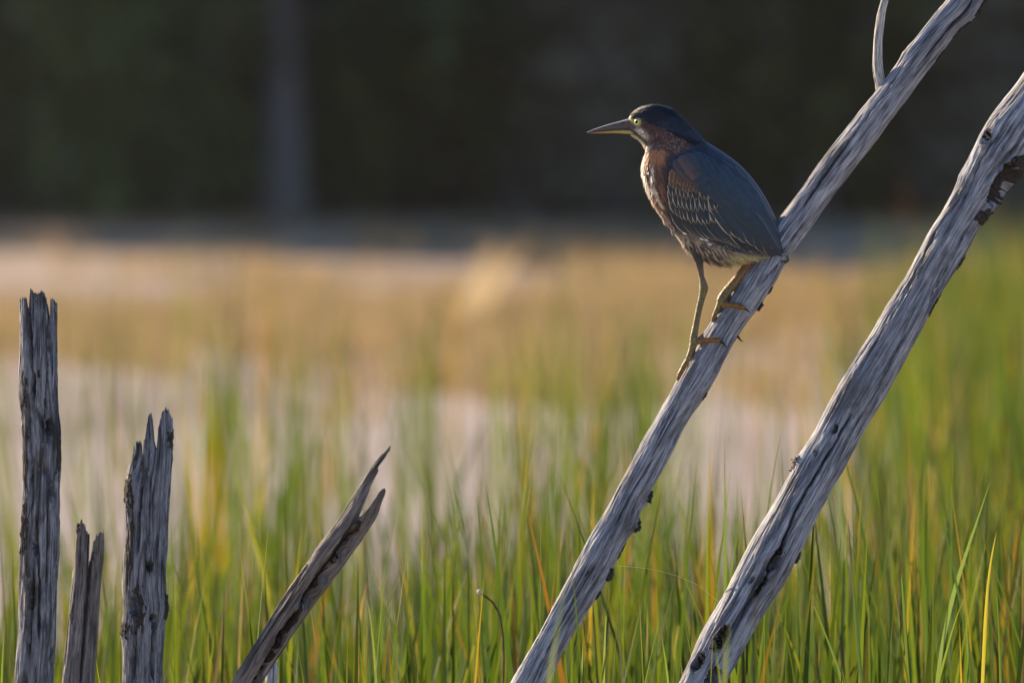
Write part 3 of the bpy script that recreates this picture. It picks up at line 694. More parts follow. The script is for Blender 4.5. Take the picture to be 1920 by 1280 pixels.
for args in (
    ('tall upright green blade with a brown tip, alone between the leaning trunks', [(1359, 813), (1359, 900), (1360, 1050), (1358, 1280)], D + 0.35, 0.0075, gA, (0.16, 0.10, 0.07), 0.09, 1),
    ('bright green blade with a dark tip just below the heron trunk bark', [(1140, 1094), (1138, 1120), (1134, 1200), (1131, 1280)], D - 0.03, 0.0075, gB, bT, 0.04, 2),
    ('stiff dark-tipped green blade flecked with light, right of the thicker trunk', [(1688, 1040), (1690, 1080), (1696, 1160), (1706, 1280)], D - 0.02, 0.0085, gA, bT, 0.05, 3),
    ('thin dark blue-green blade curving up with a hair-fine tip', [(1591, 974), (1594, 1030), (1602, 1120), (1612, 1250), (1618, 1290)], D + 0.05, 0.0065, (0.07, 0.12, 0.04), (0.05, 0.06, 0.03), 0.1, 4),
    ('yellow blade with a burnt brown tip leaning over the sedge', [(1876, 960), (1868, 1000), (1857, 1050), (1850, 1120), (1842, 1280)], D + 0.06, 0.0065, gY, bT, 0.06, 5),
    ('long pale green blade slanting steeply past the yellow blade', [(1857, 900), (1838, 960), (1810, 1040), (1785, 1120), (1766, 1210), (1755, 1290)], D + 0.30, 0.010, (0.15, 0.22, 0.06), (0.13, 0.2, 0.06), 0.1, 6),
    ('green blade bent at its brown tip, leaning away from the thicker trunk', [(1506, 1085), (1514, 1105), (1532, 1150), (1556, 1210), (1580, 1275)], D - 0.02, 0.007, gA, (0.2, 0.14, 0.1), 0.08, 7),
    ('short green blade with a black tip among crossing blades', [(1804, 1072), (1806, 1100), (1812, 1160), (1816, 1280)], D, 0.005, gA, bT, 0.05, 8),
    ('slender green blade crossing behind the black-tipped short blade', [(1815, 1105), (1800, 1135), (1782, 1190), (1770, 1240), (1755, 1290)], D + 0.03, 0.006, gB, (0.2, 0.2, 0.05), 0.05, 9),
    ('green blade with a black tip beside the yellow blade', [(1867, 1073), (1869, 1110), (1873, 1180), (1877, 1290)], D + 0.01, 0.005, gA, bT, 0.05, 10),
    ('upright dark-tipped blade at the edge of the sedge, tallest of its clump', [(1911, 950), (1914, 990), (1922, 1060), (1928, 1180)], D + 0.04, 0.006, gA, bT, 0.07, 11),
    ('blurred yellow-green blade leaning by the forked split log', [(440, 880), (452, 925), (470, 985), (490, 1060), (505, 1120)], D + 2.6, 0.011, (0.20, 0.21, 0.035), (0.2, 0.22, 0.05), 0.1, 12),
    ('soft orange blade in the sedge behind the split log', [(690, 1090), (680, 1120), (672, 1170), (668, 1280)], D + 1.2, 0.010, (0.42, 0.24, 0.05), (0.36, 0.2, 0.06), 0.1, 13),
    ('bright blade with a dark notch at its tip near the split log', [(683, 1091), (690, 1130), (700, 1200), (706, 1290)], D + 0.55, 0.006, gB, bT, 0.05, 14),
    ('low brown-tipped green blade between the feet of the two leaning trunks', [(1237, 1165), (1240, 1190), (1250, 1250), (1254, 1290)], D + 0.25, 0.007, gB, (0.15, 0.09, 0.06), 0.07, 15),
    ('green blade close to the thin side of the tall post, at the water edge', [(9, 1160), (6, 1210), (3, 1280)], D + 0.02, 0.006, gB, gB, 0.05, 16),
    ('slim pale blade with a bright edge left of the dark-tipped bright blade', [(1095, 1160), (1093, 1200), (1090, 1290)], D - 0.02, 0.004, (0.3, 0.36, 0.14), gB, 0.1, 17),
    ('out of focus blade crossing the foot of the thicker trunk', [(1340, 1200), (1345, 1235), (1352, 1285)], D - 1.2, 0.006, (0.22, 0.28, 0.05), gB, 0.1, 18),
    ('soft green blade in front of the hollow in the thicker trunk', [(1368, 1172), (1362, 1215), (1358, 1285)], D - 2.2, 0.009, (0.15, 0.2, 0.04), gB, 0.1, 19),
    ('broad soft blade rising in front of the heron trunk foot', [(1058, 1105), (1046, 1170), (1028, 1285)], D - 2.6, 0.008, (0.18, 0.22, 0.06), gB, 0.1, 20),
):
    single_blade('sedge_blade', *args, group='sedge blades that stand out')
# curled brown stem with a white bud
q = smooth_path([(899, 1109), (908, 1116), (924, 1128), (937, 1152), (943, 1190), (945, 1240), (942, 1320), (938, 1700), (936, 1960)], 70)
pt = P(q[:, 0], q[:, 1], D + 0.5)
rt = empty('curled_stem', tuple(pt[-1]), 'curled brown dead stem ending in a tiny white bud', 'stem')
obj('stem', new_mesh('stem', *tube(pt, np.full(70, 0.0016), 6)), rough_material('dead_stem', (0.06, 0.03, 0.02), (0.14, 0.08, 0.05), 200), rt)
bd = P(np.array([894, 899, 904.]), np.array([1107, 1109, 1112.]), D + 0.5)
obj('bud', new_mesh('bud', *tube(smooth_path(bd, 7), np.array([0.001, 0.003, 0.0042, 0.0045, 0.004, 0.003, 0.001]), 8)), rough_material('white_bud', (0.6, 0.58, 0.52), (0.75, 0.72, 0.66), 300), rt)
finish(rt)
# spider silk
m, nt, out = mat('spider_silk'); b = N(nt, 'ShaderNodeBsdfPrincipled'); b.inputs['Base Color'].default_value = (0.85, 0.75, 0.5, 1); b.inputs['Roughness'].default_value = 0.3; L(nt, b.outputs[0], out.inputs[0])
for lab, pts, Y in (('fine thread of spider silk hanging from the underside of the heron trunk', [(1414, 590), (1385, 645), (1350, 705), (1312, 765), (1284, 812)], D),
                    ('faint spider thread strung across the sedge to the thicker trunk', [(1160, 1060), (1215, 1065), (1268, 1078), (1310, 1096), (1343, 1124)], D + 0.02)):
    q = smooth_path(pts, 30); pt = P(q[:, 0], q[:, 1], Y)
    o = obj('spider_thread', new_mesh('spider_thread', *(lambda t: t)(tube(pt - pt[0], np.full(30, 0.00018), 5))), m); o.location = pt[0]; tag(o, lab, 'spider silk')

# ------------------------------------------------------------------ the heron
OR = P(1306, 640, D)                                   # origin of the bird: its lower foot
def B3(px, py, dy=0.0):
    """traced point of the bird -> local 3-D; dy in px, negative towards the camera"""
    w = P(px, py, D); w[..., 1] += np.asarray(dy) / 1200.0
    return w - OR
heron = empty('heron', tuple(OR), 'small slate-blue heron with chestnut neck standing on the slim leaning trunk', 'bird')
# stations: dorsal point, ventral point, half width (px)
ST = np.array([
    (1178, 224, 1182, 250, 7), (1180, 219, 1184, 253.5, 9.5), (1184, 213.5, 1189, 257.5, 12.5), (1191, 207.5, 1196, 262, 15.5), (1202, 201, 1203, 269, 19), (1215, 197, 1208, 277, 21.5), (1228, 196, 1211, 284, 22.5),
    (1241, 198, 1209, 291, 23), (1256, 203, 1206.5, 300, 24), (1270, 213, 1204.5, 311, 27), (1285, 227, 1204, 323, 31), (1301, 243, 1207, 338, 36),
    (1319, 262, 1211, 353, 42), (1341, 276, 1218, 370, 48), (1364, 291, 1228, 391, 52), (1387, 309, 1242, 412, 54), (1408, 331, 1257, 430, 54),
    (1427, 357, 1273, 452, 52), (1442, 383, 1290, 473, 49), (1453, 407, 1320, 489, 44), (1460, 428, 1352, 497, 37), (1466, 447, 1387, 494.5, 28),
    (1471, 463, 1422, 488, 17), (1475, 477, 1455, 488, 8), (1477, 484, 1471, 489, 3)], float)
NU, NT = 230, 132
kk = np.linspace(0, len(ST) - 1, NU)
def cr(vals, k):                                       # Catmull-Rom through the stations
    i = np.clip(np.floor(k).astype(int), 0, len(vals) - 2); f = (k - i)[:, None]
    g = lambda j: vals[np.clip(j, 0, len(vals) - 1)]
    p0, p1, p2, p3 = g(i - 1), g(i), g(i + 1), g(i + 2)
    return 0.5 * (2 * p1 + (p2 - p0) * f + (2 * p0 - 5 * p1 + 4 * p2 - p3) * f ** 2 + (3 * p1 - p0 - 3 * p2 + p3) * f ** 3)
st = cr(ST, kk)
def body_pt(st, t):
    """st rows (n,5), t angles -> px, py, depth(px, + = near side)"""
    cx = (st[:, 0] + st[:, 2]) / 2; cy = (st[:, 1] + st[:, 3]) / 2
    hx = (st[:, 0] - st[:, 2]) / 2; hy = (st[:, 1] - st[:, 3]) / 2
    c, s = np.cos(t), np.sin(t)
    px = cx[:, None] + hx[:, None] * c[None]; py = cy[:, None] + hy[:, None] * c[None]
    dep = st[:, 4][:, None] * np.sign(s)[None] * np.abs(s)[None] ** 0.9
    return px, py, dep
tt = np.linspace(0, 2 * math.pi, NT, endpoint=False)
bpx, bpy_, bdep = body_pt(st, tt)
# depth map of the near side in photograph pixels
GX0, GY0, GW, GH = 1090, 180, 420, 340
th_half = np.linspace(0.0, math.pi, 420); st2 = cr(ST, np.linspace(0, len(ST) - 1, 900))
qx, qy, qd = body_pt(st2, th_half)
DM = np.zeros((GH, GW)); CN = np.zeros((GH, GW))
ix = np.clip((qx - GX0).round().astype(int), 0, GW - 1); iy = np.clip((qy - GY0).round().astype(int), 0, GH - 1)
np.add.at(DM, (iy, ix), qd); np.add.at(CN, (iy, ix), 1)
msk = CN > 0; DM[msk] /= CN[msk]; DM[~msk] = 0
def blur(A, r):
    for ax in (0, 1):
        k = np.ones(2 * r + 1) / (2 * r + 1)
        A = np.apply_along_axis(lambda m_: np.convolve(np.pad(m_, r, mode='edge'), k, 'valid'), ax, A)
    return A
DMs = blur(blur(DM, 3), 3)
def depth_at(px, py, A=DMs):
    x = np.clip(np.asarray(px, float) - GX0, 0, GW - 1.001); y = np.clip(np.asarray(py, float) - GY0, 0, GH - 1.001)
    i = x.astype(int); j = y.astype(int); fx = x - i; fy = y - j
    return (A[j, i] * (1 - fx) + A[j, i + 1] * fx) * (1 - fy) + (A[j + 1, i] * (1 - fx) + A[j + 1, i + 1] * fx) * fy

# plumage colours by place on the bird, plus painted shadow behind the breast
CAPX = np.array([1176, 1183, 1192, 1203, 1215, 1235, 1255, 1275, 1300, 1325]); CAPY = np.array([220, 221, 221, 223, 231, 236, 247, 258, 272, 290])
def pig(px, py, dep, u=None):
    px, py, dep = np.broadcast_arrays(np.asarray(px, float), np.asarray(py, float), np.asarray(dep, float))
    n1 = fbm(px / 7, py / 7, dep / 7, 3); n2 = fbm(px / 2.6, py / 2.6, dep / 2.6 + 9, 2)
    # along-the-body streak coordinate for the breast: distance from the front edge
    xe = np.interp(py, [282, 300, 318, 338, 364, 391, 412, 430, 452, 473, 489], [1210, 1206, 1204, 1207, 1215, 1227, 1241, 1256, 1271, 1287, 1312])
    e = px - xe
    def lay(c, col, k): k = np.clip(k, 0, 1)[..., None]; return c * (1 - k) + np.array(col) * k
    c = np.zeros(px.shape + (3,)) + np.array((0.092, 0.040, 0.029))
    c = c * (0.75 + 0.5 * np.clip(n1 + 0.5, 0, 1))[..., None]
    head = sstep(300, 280, py)
    # pale speckles behind the cheek
    c = lay(c, (0.30, 0.22, 0.16), head * sstep(0.2, 0.5, n2) * sstep(1205, 1225, px) * sstep(238, 250, py) * 0.9)
    # chin, malar
    c = lay(c, (0.80, 0.73, 0.58), np.exp(-(((px - 1201) * 0.78 + (py - 248.5) * 0.62) / 13) ** 2 - ((-(px - 1201) * 0.62 + (py - 248.5) * 0.78) / 5.4) ** 2) * 1.7 * sstep(-0.6, 0.0, n2))
    chin = np.interp(px, [1182, 1190, 1197, 1204, 1209, 1214], [251, 256, 261, 267, 273, 281])
    c = lay(c, (0.035, 0.025, 0.022), np.exp(-((py - chin + 6.5) / 2.6) ** 2) * sstep(1214, 1206, px) * 0.95 * head)
    c = lay(c, (0.66, 0.60, 0.42), sstep(-4.5, -1.8, py - chin) * sstep(1217, 1211, px) * head)
    c = lay(c, (0.75, 0.70, 0.60), np.exp(-((px - 1213) / 6) ** 2 - ((py - 275) / 4) ** 2) * 1.2)
    # lore
    c = lay(c, (0.50, 0.48, 0.06), np.exp(-((px - 1186) / 6.5) ** 2 - ((py - 227 - 0.25 * (px - 1186)) / 3.6) ** 2) * 1.6)
    c = lay(c, (0.07, 0.075, 0.10), np.exp(-((px - 1186) / 9) ** 2 - ((py - 238.5) / 4.6) ** 2) * 1.5)
    # breast
    br = sstep(278, 286, py) * sstep(1262, 1246, px - 0.10 * (py - 330)) * sstep(470, 440, py)
    top = sstep(318, 296, py)
    c = lay(c, (0.44, 0.20, 0.09), br * (0.55 + 0.45 * top))
    stripe = noise3(e / 5.2 + 0.35 * noise3(py / 17, 0.2, 7), py / 46.0, dep / 13.0 + 2)
    c = lay(c, (0.80, 0.74, 0.60), br * sstep(0.20, 0.40, stripe) * sstep(300, 318, py) * sstep(34, 24, e))
    c = lay(c, (0.16, 0.07, 0.04), br * sstep(0.0, 0.3, -stripe) * sstep(296, 318, py))
    c = lay(c, (0.85, 0.80, 0.68), br * sstep(5.0, 2.0, e) * sstep(283, 290, py) * sstep(400, 350, py))
    s2 = np.interp(py, [310, 326, 340, 352, 372, 394], [1221, 1222, 1222, 1226, 1232, 1247])
    c = lay(c, (0.85, 0.79, 0.62), np.exp(-((px - s2) / 2.6) ** 2) * sstep(309, 314, py) * sstep(397, 388, py) * sstep(-0.3, 0.15, np.cos((py - 318) / 9.0) * 0.5 + 0.25))
    c = lay(c, (0.07, 0.05, 0.05), br * sstep(28, 40, e) * sstep(300, 320, py) * 0.9)
    c = lay(c, (0.05, 0.033, 0.03), sstep(1240, 1250, px) * sstep(283, 297, py) * sstep(430, 400, py) * 0.85)  # these two layers paint the shadow zone over dark neck-side feathers
    # belly and vent
    be = sstep(425, 452, py)
    bell = np.array((0.21, 0.175, 0.13)) * (0.55 + 0.9 * np.clip(n1 + 0.5, 0, 1))[..., None]
    c = c * (1 - be[..., None]) + bell * be[..., None]
    c = lay(c, (0.52, 0.47, 0.36), be * sstep(0.10, 0.40, n2) * 0.7)
    c = lay(c, (0.07, 0.06, 0.055), be * sstep(0.15, 0.45, -n1) * sstep(1385, 1350, px))
    c = lay(c, (0.62, 0.50, 0.36), be * sstep(9, 3, e) * 0.7)
    c = lay(c, (0.50, 0.46, 0.24), be * sstep(1352, 1378, px) * sstep(462, 480, py))
    # cap and nape
    cap = np.interp(px, CAPX, CAPY)
    k = sstep(2.5, -2.0, py - cap + 3 * n1) * sstep(1345, 1322, px)
    c = lay(c, (0.006, 0.010, 0.018), k)
    # mantle and back
    man = sstep(-3, 3, (px - 1262) * 0.42 + (py - 292) * 0.90) * sstep(1246, 1262, px) * sstep(455, 430, py - 0.25 * (px - 1300))
    c = lay(c, (0.028, 0.043, 0.068), man)
    return np.clip(c, 0.004, 0.9)

m, nt, out = mat('plumage')
a = N(nt, 'ShaderNodeVertexColor', layer_name='Col'); b = N(nt, 'ShaderNodeBsdfPrincipled')
tc = N(nt, 'ShaderNodeTexCoord'); nz = N(nt, 'ShaderNodeTexNoise'); nz.inputs['Scale'].default_value = 900; nz.inputs['Detail'].default_value = 3; L(nt, tc.outputs['Object'], nz.inputs['Vector'])
L(nt, mixc(nt, 1.0, a.outputs[0], ramp(nt, nz.outputs['Fac'], [(0.3, (0.75, 0.75, 0.75)), (0.7, (1.2, 1.2, 1.2))]), 'MULTIPLY'), b.inputs['Base Color'])
b.inputs['Roughness'].default_value = 0.5; b.inputs['Specular IOR Level'].default_value = 0.4
b.inputs['Sheen Weight'].default_value = 0.15; b.inputs['Sheen Roughness'].default_value = 0.4
bp = N(nt, 'ShaderNodeBump'); bp.inputs['Strength'].default_value = 0.4; bp.inputs['Distance'].default_value = 0.0008; L(nt, nz.outputs['Fac'], bp.inputs['Height']); L(nt, bp.outputs[0], b.inputs['Normal'])
L(nt, b.outputs[0], out.inputs[0]); M_plum = m

V = B3(bpx, bpy_, -bdep).reshape(-1, 3)
F4 = grid_faces(NU, NT, True); F3 = []
V = np.concatenate([V, B3(1180, 237, 0)[None], B3(1476, 487, 0)[None]])
for j in range(NT):
    F3 += [(NU * NT, (j + 1) % NT, j), (NU * NT + 1, (NU - 1) * NT + j, (NU - 1) * NT + (j + 1) % NT)]
me = new_mesh('body', V, F4, np.array(F3))
col = pig(bpx, bpy_, bdep).reshape(-1, 3); col = np.concatenate([col, col[:1], col[-1:]]); set_col(me, 'Col', col)
body = obj('body', me, M_plum, heron)

# small contour feathers over head, neck, breast and belly
rg = np.random.default_rng(77); nF = 15000
ku = rg.random(nF) * (len(ST) - 3.5) + 0.4; tf = rg.random(nF) * 2 * math.pi
def at_body(k, t):
    s_ = cr(ST, k); cx = (s_[:, 0] + s_[:, 2]) / 2; cy = (s_[:, 1] + s_[:, 3]) / 2; hx = (s_[:, 0] - s_[:, 2]) / 2; hy = (s_[:, 1] - s_[:, 3]) / 2
    c, s = np.cos(t), np.sin(t)
    return np.stack([cx + hx * c, cy + hy * c, -(s_[:, 4] * np.sign(s) * np.abs(s) ** 0.9)], 1)
p0 = at_body(ku, tf); pu = at_body(ku + 0.05, tf) - p0; pt_ = at_body(ku, tf + 0.02) - p0
du = pu / (np.linalg.norm(pu, axis=1)[:, None] + 1e-9); dt = pt_ / (np.linalg.norm(pt_, axis=1)[:, None] + 1e-9)
# hang of the breast feathers: more downwards than the stations run
nrm = np.cross(du, dt); nrm /= np.linalg.norm(nrm, axis=1)[:, None] + 1e-9
ctr = at_body(ku, tf + math.pi); nrm *= np.sign(np.sum(nrm * (p0 - ctr), axis=1))[:, None]
keep = ~((p0[:, 0] > 1262) & (p0[:, 1] < 452) & (p0[:, 1] > np.interp(p0[:, 0], CAPX, CAPY) + 22)) & ~((np.abs(p0[:, 0] - 1194) < 8) & (np.abs(p0[:, 1] - 229) < 9)) & (p0[:, 0] > 1182) & ~((p0[:, 0] < 1194) & (p0[:, 1] > 221) & (p0[:, 1] < 245)) \
    & ~((p0[:, 0] > 1322) & (p0[:, 1] < 455))
p0, du, dt, nrm = p0[keep], du[keep], dt[keep], nrm[keep]; nF = len(p0)
low = sstep(290, 330, p0[:, 1])[:, None]
dn = np.array((0.25, 1.0, 0.0)) ; fl = du * (1 - 0.45 * low) + dn * 0.45 * low
capk = (p0[:, 1] < np.interp(p0[:, 0], CAPX, CAPY))[:, None]
nap = np.array((0.80, 0.62, 0.0)); fl = np.where(capk & (p0[:, :1] > 1232), fl * 0.4 + nap * 0.6, fl)
fl -= nrm * np.sum(fl * nrm, axis=1)[:, None]; fl += rg.normal(0, 0.13, fl.shape); fl /= np.linalg.norm(fl, axis=1)[:, None]
ln = (4.5 + 6.5 * sstep(270, 330, p0[:, 1]) + 3 * sstep(400, 450, p0[:, 1]) + 4 * (capk[:, 0] & (p0[:, 0] > 1250)))[:, None] * (0.7 + 0.6 * rg.random((nF, 1)))
wd = (0.75 + 0.5 * sstep(270, 330, p0[:, 1]))[:, None] * (0.7 + 0.6 * rg.random((nF, 1)))
sd = np.cross(fl, nrm)
lift = 0.10 + 0.14 * rg.random((nF, 1))
base = p0 - nrm * 0.4
mid = p0 + fl * ln * 0.55 + nrm * (0.35 + ln * lift * 0.5); tip = p0 + fl * ln + nrm * (0.2 + ln * lift)
Vf = np.stack([base - sd * wd * 0.6, base + sd * wd * 0.6, mid + sd * wd, mid - sd * wd, tip], 1).reshape(-1, 3)
o5 = (np.arange(nF) * 5)[:, None]
me = new_mesh('contour_feathers', B3(Vf[:, 0], Vf[:, 1], Vf[:, 2]), np.array([[0, 1, 2, 3]]) + o5, np.array([[3, 2, 4]]) + o5)
cf = pig(p0[:, 0], p0[:, 1], -p0[:, 2]) * (0.8 + 0.45 * rg.random((nF, 1)))
set_col(me, 'Col', np.repeat(cf, 5, 0))
cfo = obj('contour_feathers', me, M_plum, body); cfo['kind'] = 'stuff'

# feathers of mantle, wing, tail
m, nt, out = mat('feather')
base_a = N(nt, 'ShaderNodeVertexColor', layer_name='Base'); edge_a = N(nt, 'ShaderNodeVertexColor', layer_name='Edge')
uv = N(nt, 'ShaderNodeUVMap', uv_map='UVMap'); sep = N(nt, 'ShaderNodeSeparateXYZ'); L(nt, uv.outputs[0], sep.inputs[0])
au = mathn(nt, 'ABSOLUTE', mathn(nt, 'MULTIPLY_ADD', sep.outputs[0], 2.0, -1.0))
mp = N(nt, 'ShaderNodeMapping'); mp.inputs['Scale'].default_value = (3, 26, 1); L(nt, uv.outputs[0], mp.inputs[0])
bn = N(nt, 'ShaderNodeTexNoise'); bn.inputs['Scale'].default_value = 2.0; bn.inputs['Detail'].default_value = 3; L(nt, mp.outputs[0], bn.inputs['Vector'])
em = mathn(nt, 'MULTIPLY', ramp(nt, mathn(nt, 'ADD', au, mathn(nt, 'MULTIPLY_ADD', bn.outputs['Fac'], 0.16, -0.08)), [(0.68, (0, 0, 0)), (0.80, (1, 1, 1))]), edge_a.outputs['Alpha'])
c = mixc(nt, em, base_a.outputs[0], edge_a.outputs[0])
c = mixc(nt, mathn(nt, 'MULTIPLY', ramp(nt, au, [(0.0, (1, 1, 1)), (0.09, (0, 0, 0))]), 0.45), c, (0.02, 0.025, 0.03))
c = mixc(nt, 1.0, c, ramp(nt, bn.outputs['Fac'], [(0.3, (0.8, 0.8, 0.8)), (0.7, (1.18, 1.18, 1.18))]), 'MULTIPLY')
b = N(nt, 'ShaderNodeBsdfPrincipled'); L(nt, c, b.inputs['Base Color']); b.inputs['Roughness'].default_value = 0.5; b.inputs['Specular IOR Level'].default_value = 0.45
b.inputs['Sheen Weight'].default_value = 0.12
bp = N(nt, 'ShaderNodeBump'); bp.inputs['Strength'].default_value = 0.25; bp.inputs['Distance'].default_value = 0.0006; L(nt, bn.outputs['Fac'], bp.inputs['Height']); L(nt, bp.outputs[0], b.inputs['Normal'])
L(nt, b.outputs[0], out.inputs[0]); M_feat = m

def feather_geo(root, tip, width, layer, bend=0.0, down=0.0, nv=13, nu=7, sharp=1.0):
    """root/tip px; layer: height over the body (px); bend: sideways sag (px); down: how far it starts straight down"""
    root = np.array(root, float); tip = np.array(tip, float); v = np.linspace(0, 1, nv)[:, None]
    ctrl = (root + tip) / 2
    if down: ctrl = ctrl * (1 - down) + np.array([root[0] + 0.12 * (tip[0] - root[0]), root[1] + 0.78 * (tip[1] - root[1])]) * down
    d = tip - root; nn = np.array([-d[1], d[0]]) / np.linalg.norm(d); ctrl = ctrl + nn * bend
    c = (1 - v) ** 2 * root + 2 * v * (1 - v) * ctrl + v ** 2 * tip
    tg = np.gradient(c, axis=0); tg /= np.linalg.norm(tg, axis=1)[:, None]; nr = np.stack([-tg[:, 1], tg[:, 0]], 1)
    vv = v[:, 0]; w = 0.5 * width * np.minimum(1, 0.35 + vv * 2.6) * np.clip(1 - vv ** (4.5 / sharp), 0, 1) ** (0.5 * sharp + 0.0)
    u = np.linspace(-1, 1, nu)
    pxy = c[:, None] + nr[:, None] * (w[:, None] * u[None])[..., None]
    z = layer + 0.9 * (1 - u[None] ** 2) * np.minimum(1, width / 14) + 1.6 * vv[:, None] ** 2 - 1.5 * (1 - vv[:, None])
    dd = depth_at(pxy[..., 0], pxy[..., 1]); dep = dd + z * np.clip(dd / 26, 0.12, 1)
    uvs = np.stack(np.broadcast_arrays((u[None] + 1) / 2, vv[:, None]), -1)
    return pxy, dep, uvs
FE = []          # all near-side feathers: geometry for the far wing too
def feather(parent, root, tip, width, layer, base, edge=(0, 0, 0), es=0.0, name='feather', **kw):
    pxy, dep, uvs = feather_geo(root, tip, width, layer, **kw); n, mm = dep.shape
    V = B3(pxy[..., 0], pxy[..., 1], -dep).reshape(-1, 3); F = grid_faces(n, mm)
    me = new_mesh(name, V, F); set_uv(me, uvs.reshape(-1, 2))
    bc = np.tile(np.array(base, float), (n * mm, 1)); ec = np.tile(np.array((*edge, es), float), (n * mm, 1))
    set_col(me, 'Base', bc); set_col(me, 'Edge', ec)
    FE.append((V, F, uvs.reshape(-1, 2), bc, ec))
    return obj(name, me, M_feat, parent)
def pl_at(pts, t):
    pts = np.array(pts, float); l = np.concatenate([[0], np.cumsum(np.linalg.norm(np.diff(pts, axis=0), axis=1))]); l /= l[-1]
    return np.array([np.interp(t, l, pts[:, 0]), np.interp(t, l, pts[:, 1])])
# the folded wing itself: a smooth plate that the feathers sit on
wo_ = np.array([(1264, 296), (1254, 318), (1249, 345), (1249, 370), (1252, 395), (1262, 417), (1280, 434), (1322, 450), (1383, 471), (1430, 484), (1462, 489), (1470, 480), (1460, 445), (1440, 405), (1412, 355), (1380, 320), (1345, 298), (1300, 288)], float)
cen = wo_.mean(0); q = np.linspace(0, 1, 121)[:-1]; wl = np.concatenate([wo_, wo_[:1]]); wlp = np.array([pl_at(wl, t) for t in q])
rings = np.linspace(1, 0.02, 14)
wp = cen + (wlp - cen)[None] * rings[:, None, None]
wd_ = depth_at(wp[..., 0], wp[..., 1]) + np.where(rings < 0.99, 0.6, -1.5)[:, None]
V = B3(wp[..., 0], wp[..., 1], -wd_).reshape(-1, 3)
me = new_mesh('wing', V, grid_faces(14, 120, True), np.array([(13 * 120, 13 * 120 + k, 13 * 120 + k + 1) for k in range(1, 119)])); set_col(me, 'Col', np.tile((0.04, 0.055, 0.07), (len(V), 1)))
wing = obj('wing', me, M_plum, heron)
nW0 = len(FE)
SL, SLD, SLG = (0.019, 0.037, 0.055), (0.011, 0.024, 0.037), (0.013, 0.030, 0.044)
CRM, BUF, RST = (0.72, 0.60, 0.40), (0.66, 0.42, 0.19), (0.52, 0.23, 0.06)
rg = np.random.default_rng(5)
def jit(c, a=0.12): return tuple(np.array(c) * (1 + a * rg.normal()))
def row(n, roots, tips, width, layer, base, edge, es, down=0.0, bend=0.0, dl=0.12, jt=1.2, **kw):
    for i in range(n):
        t = (i + 0.5) / n
        r = pl_at(roots, t) + rg.normal(0, jt * 0.5, 2); p = pl_at(tips, t) + rg.normal(0, jt, 2)
        feather(wing, r, p, width * (1 + 0.08 * rg.normal()), layer + dl * i, jit(base), jit(edge, 0.08), es * (0.85 + 0.15 * rg.random()), down=down, bend=bend, **kw)
# primaries, secondaries, coverts
row(7, [(1285, 424), (1320, 432), (1372, 440)], [(1372, 470), (1420, 482), (1470, 491)], 11, 0.8, SLD, (0.10, 0.13, 0.16), 0.5, bend=-4, jt=0.5)
row(13, [(1253, 385), (1290, 395), (1350, 398)], [(1284, 437), (1318, 447), (1345, 451), (1368, 456), (1392, 468)], 10, 2.0, SLD, CRM, 1.0, down=0.75, jt=0.8, sharp=1.5)
row(11, [(1252, 366), (1290, 374), (1342, 378)], [(1262, 400), (1280, 412), (1305, 419), (1332, 420), (1354, 417)], 12, 3.0, SLG, CRM, 0.9, down=0.55, sharp=1.6)
row(11, [(1251, 350), (1290, 358), (1342, 365)], [(1256, 382), (1275, 392), (1300, 397), (1325, 396), (1348, 391)], 11.5, 4.4, SLG, CRM, 0.85, down=0.3, sharp=1.7)
row(12, [(1252, 338), (1290, 347), (1338, 356)], [(1254, 365), (1277, 373), (1308, 376), (1342, 372)], 10, 5.6, SLG, BUF, 0.9, down=0.1, sharp=1.7)
row(12, [(1254, 326), (1290, 336), (1326, 346)], [(1254, 351), (1285, 360), (1330, 364)], 9.5, 6.5, (0.09, 0.065, 0.05), RST, 0.95)
row(9, [(1258, 316), (1288, 327), (1312, 338)], [(1255, 341), (1285, 350), (1315, 355)], 9.5, 7.2, (0.13, 0.07, 0.04), RST, 0.95)
# tertials
for r, p, w_, ly, es in (((1326, 372), (1370, 441), 16, 5.0, 0.75), ((1336, 368), (1384, 446), 18, 5.6, 0.7), ((1346, 366), (1398, 456), 20, 6.2, 0.5), ((1372, 376), (1432, 474), 22, 6.6, 0.35), ((1362, 370), (1414, 462), 20, 6.4, 0.45), ((1352, 352), (1421, 430), 30, 7.6, 0.12),
                         ((1384, 378), (1452, 485), 22, 6.9, 0.25), ((1398, 384), (1468, 491), 22, 7.1, 0.1)):
    feather(wing, r, p, w_, ly, jit(SLG), CRM if es > 0.2 else (0.11, 0.15, 0.19), es, bend=3)
# white flecks where the underwing shows
for p in ((1283, 438), (1315, 448), (1323, 450), (1330, 458)):
    feather(wing, (p[0] - 4, p[1] - 2.5), (p[0] + 4, p[1] + 1.0), 3.4, 4.5, (0.72, 0.72, 0.70), nv=6, nu=3)
nW1 = len(FE)
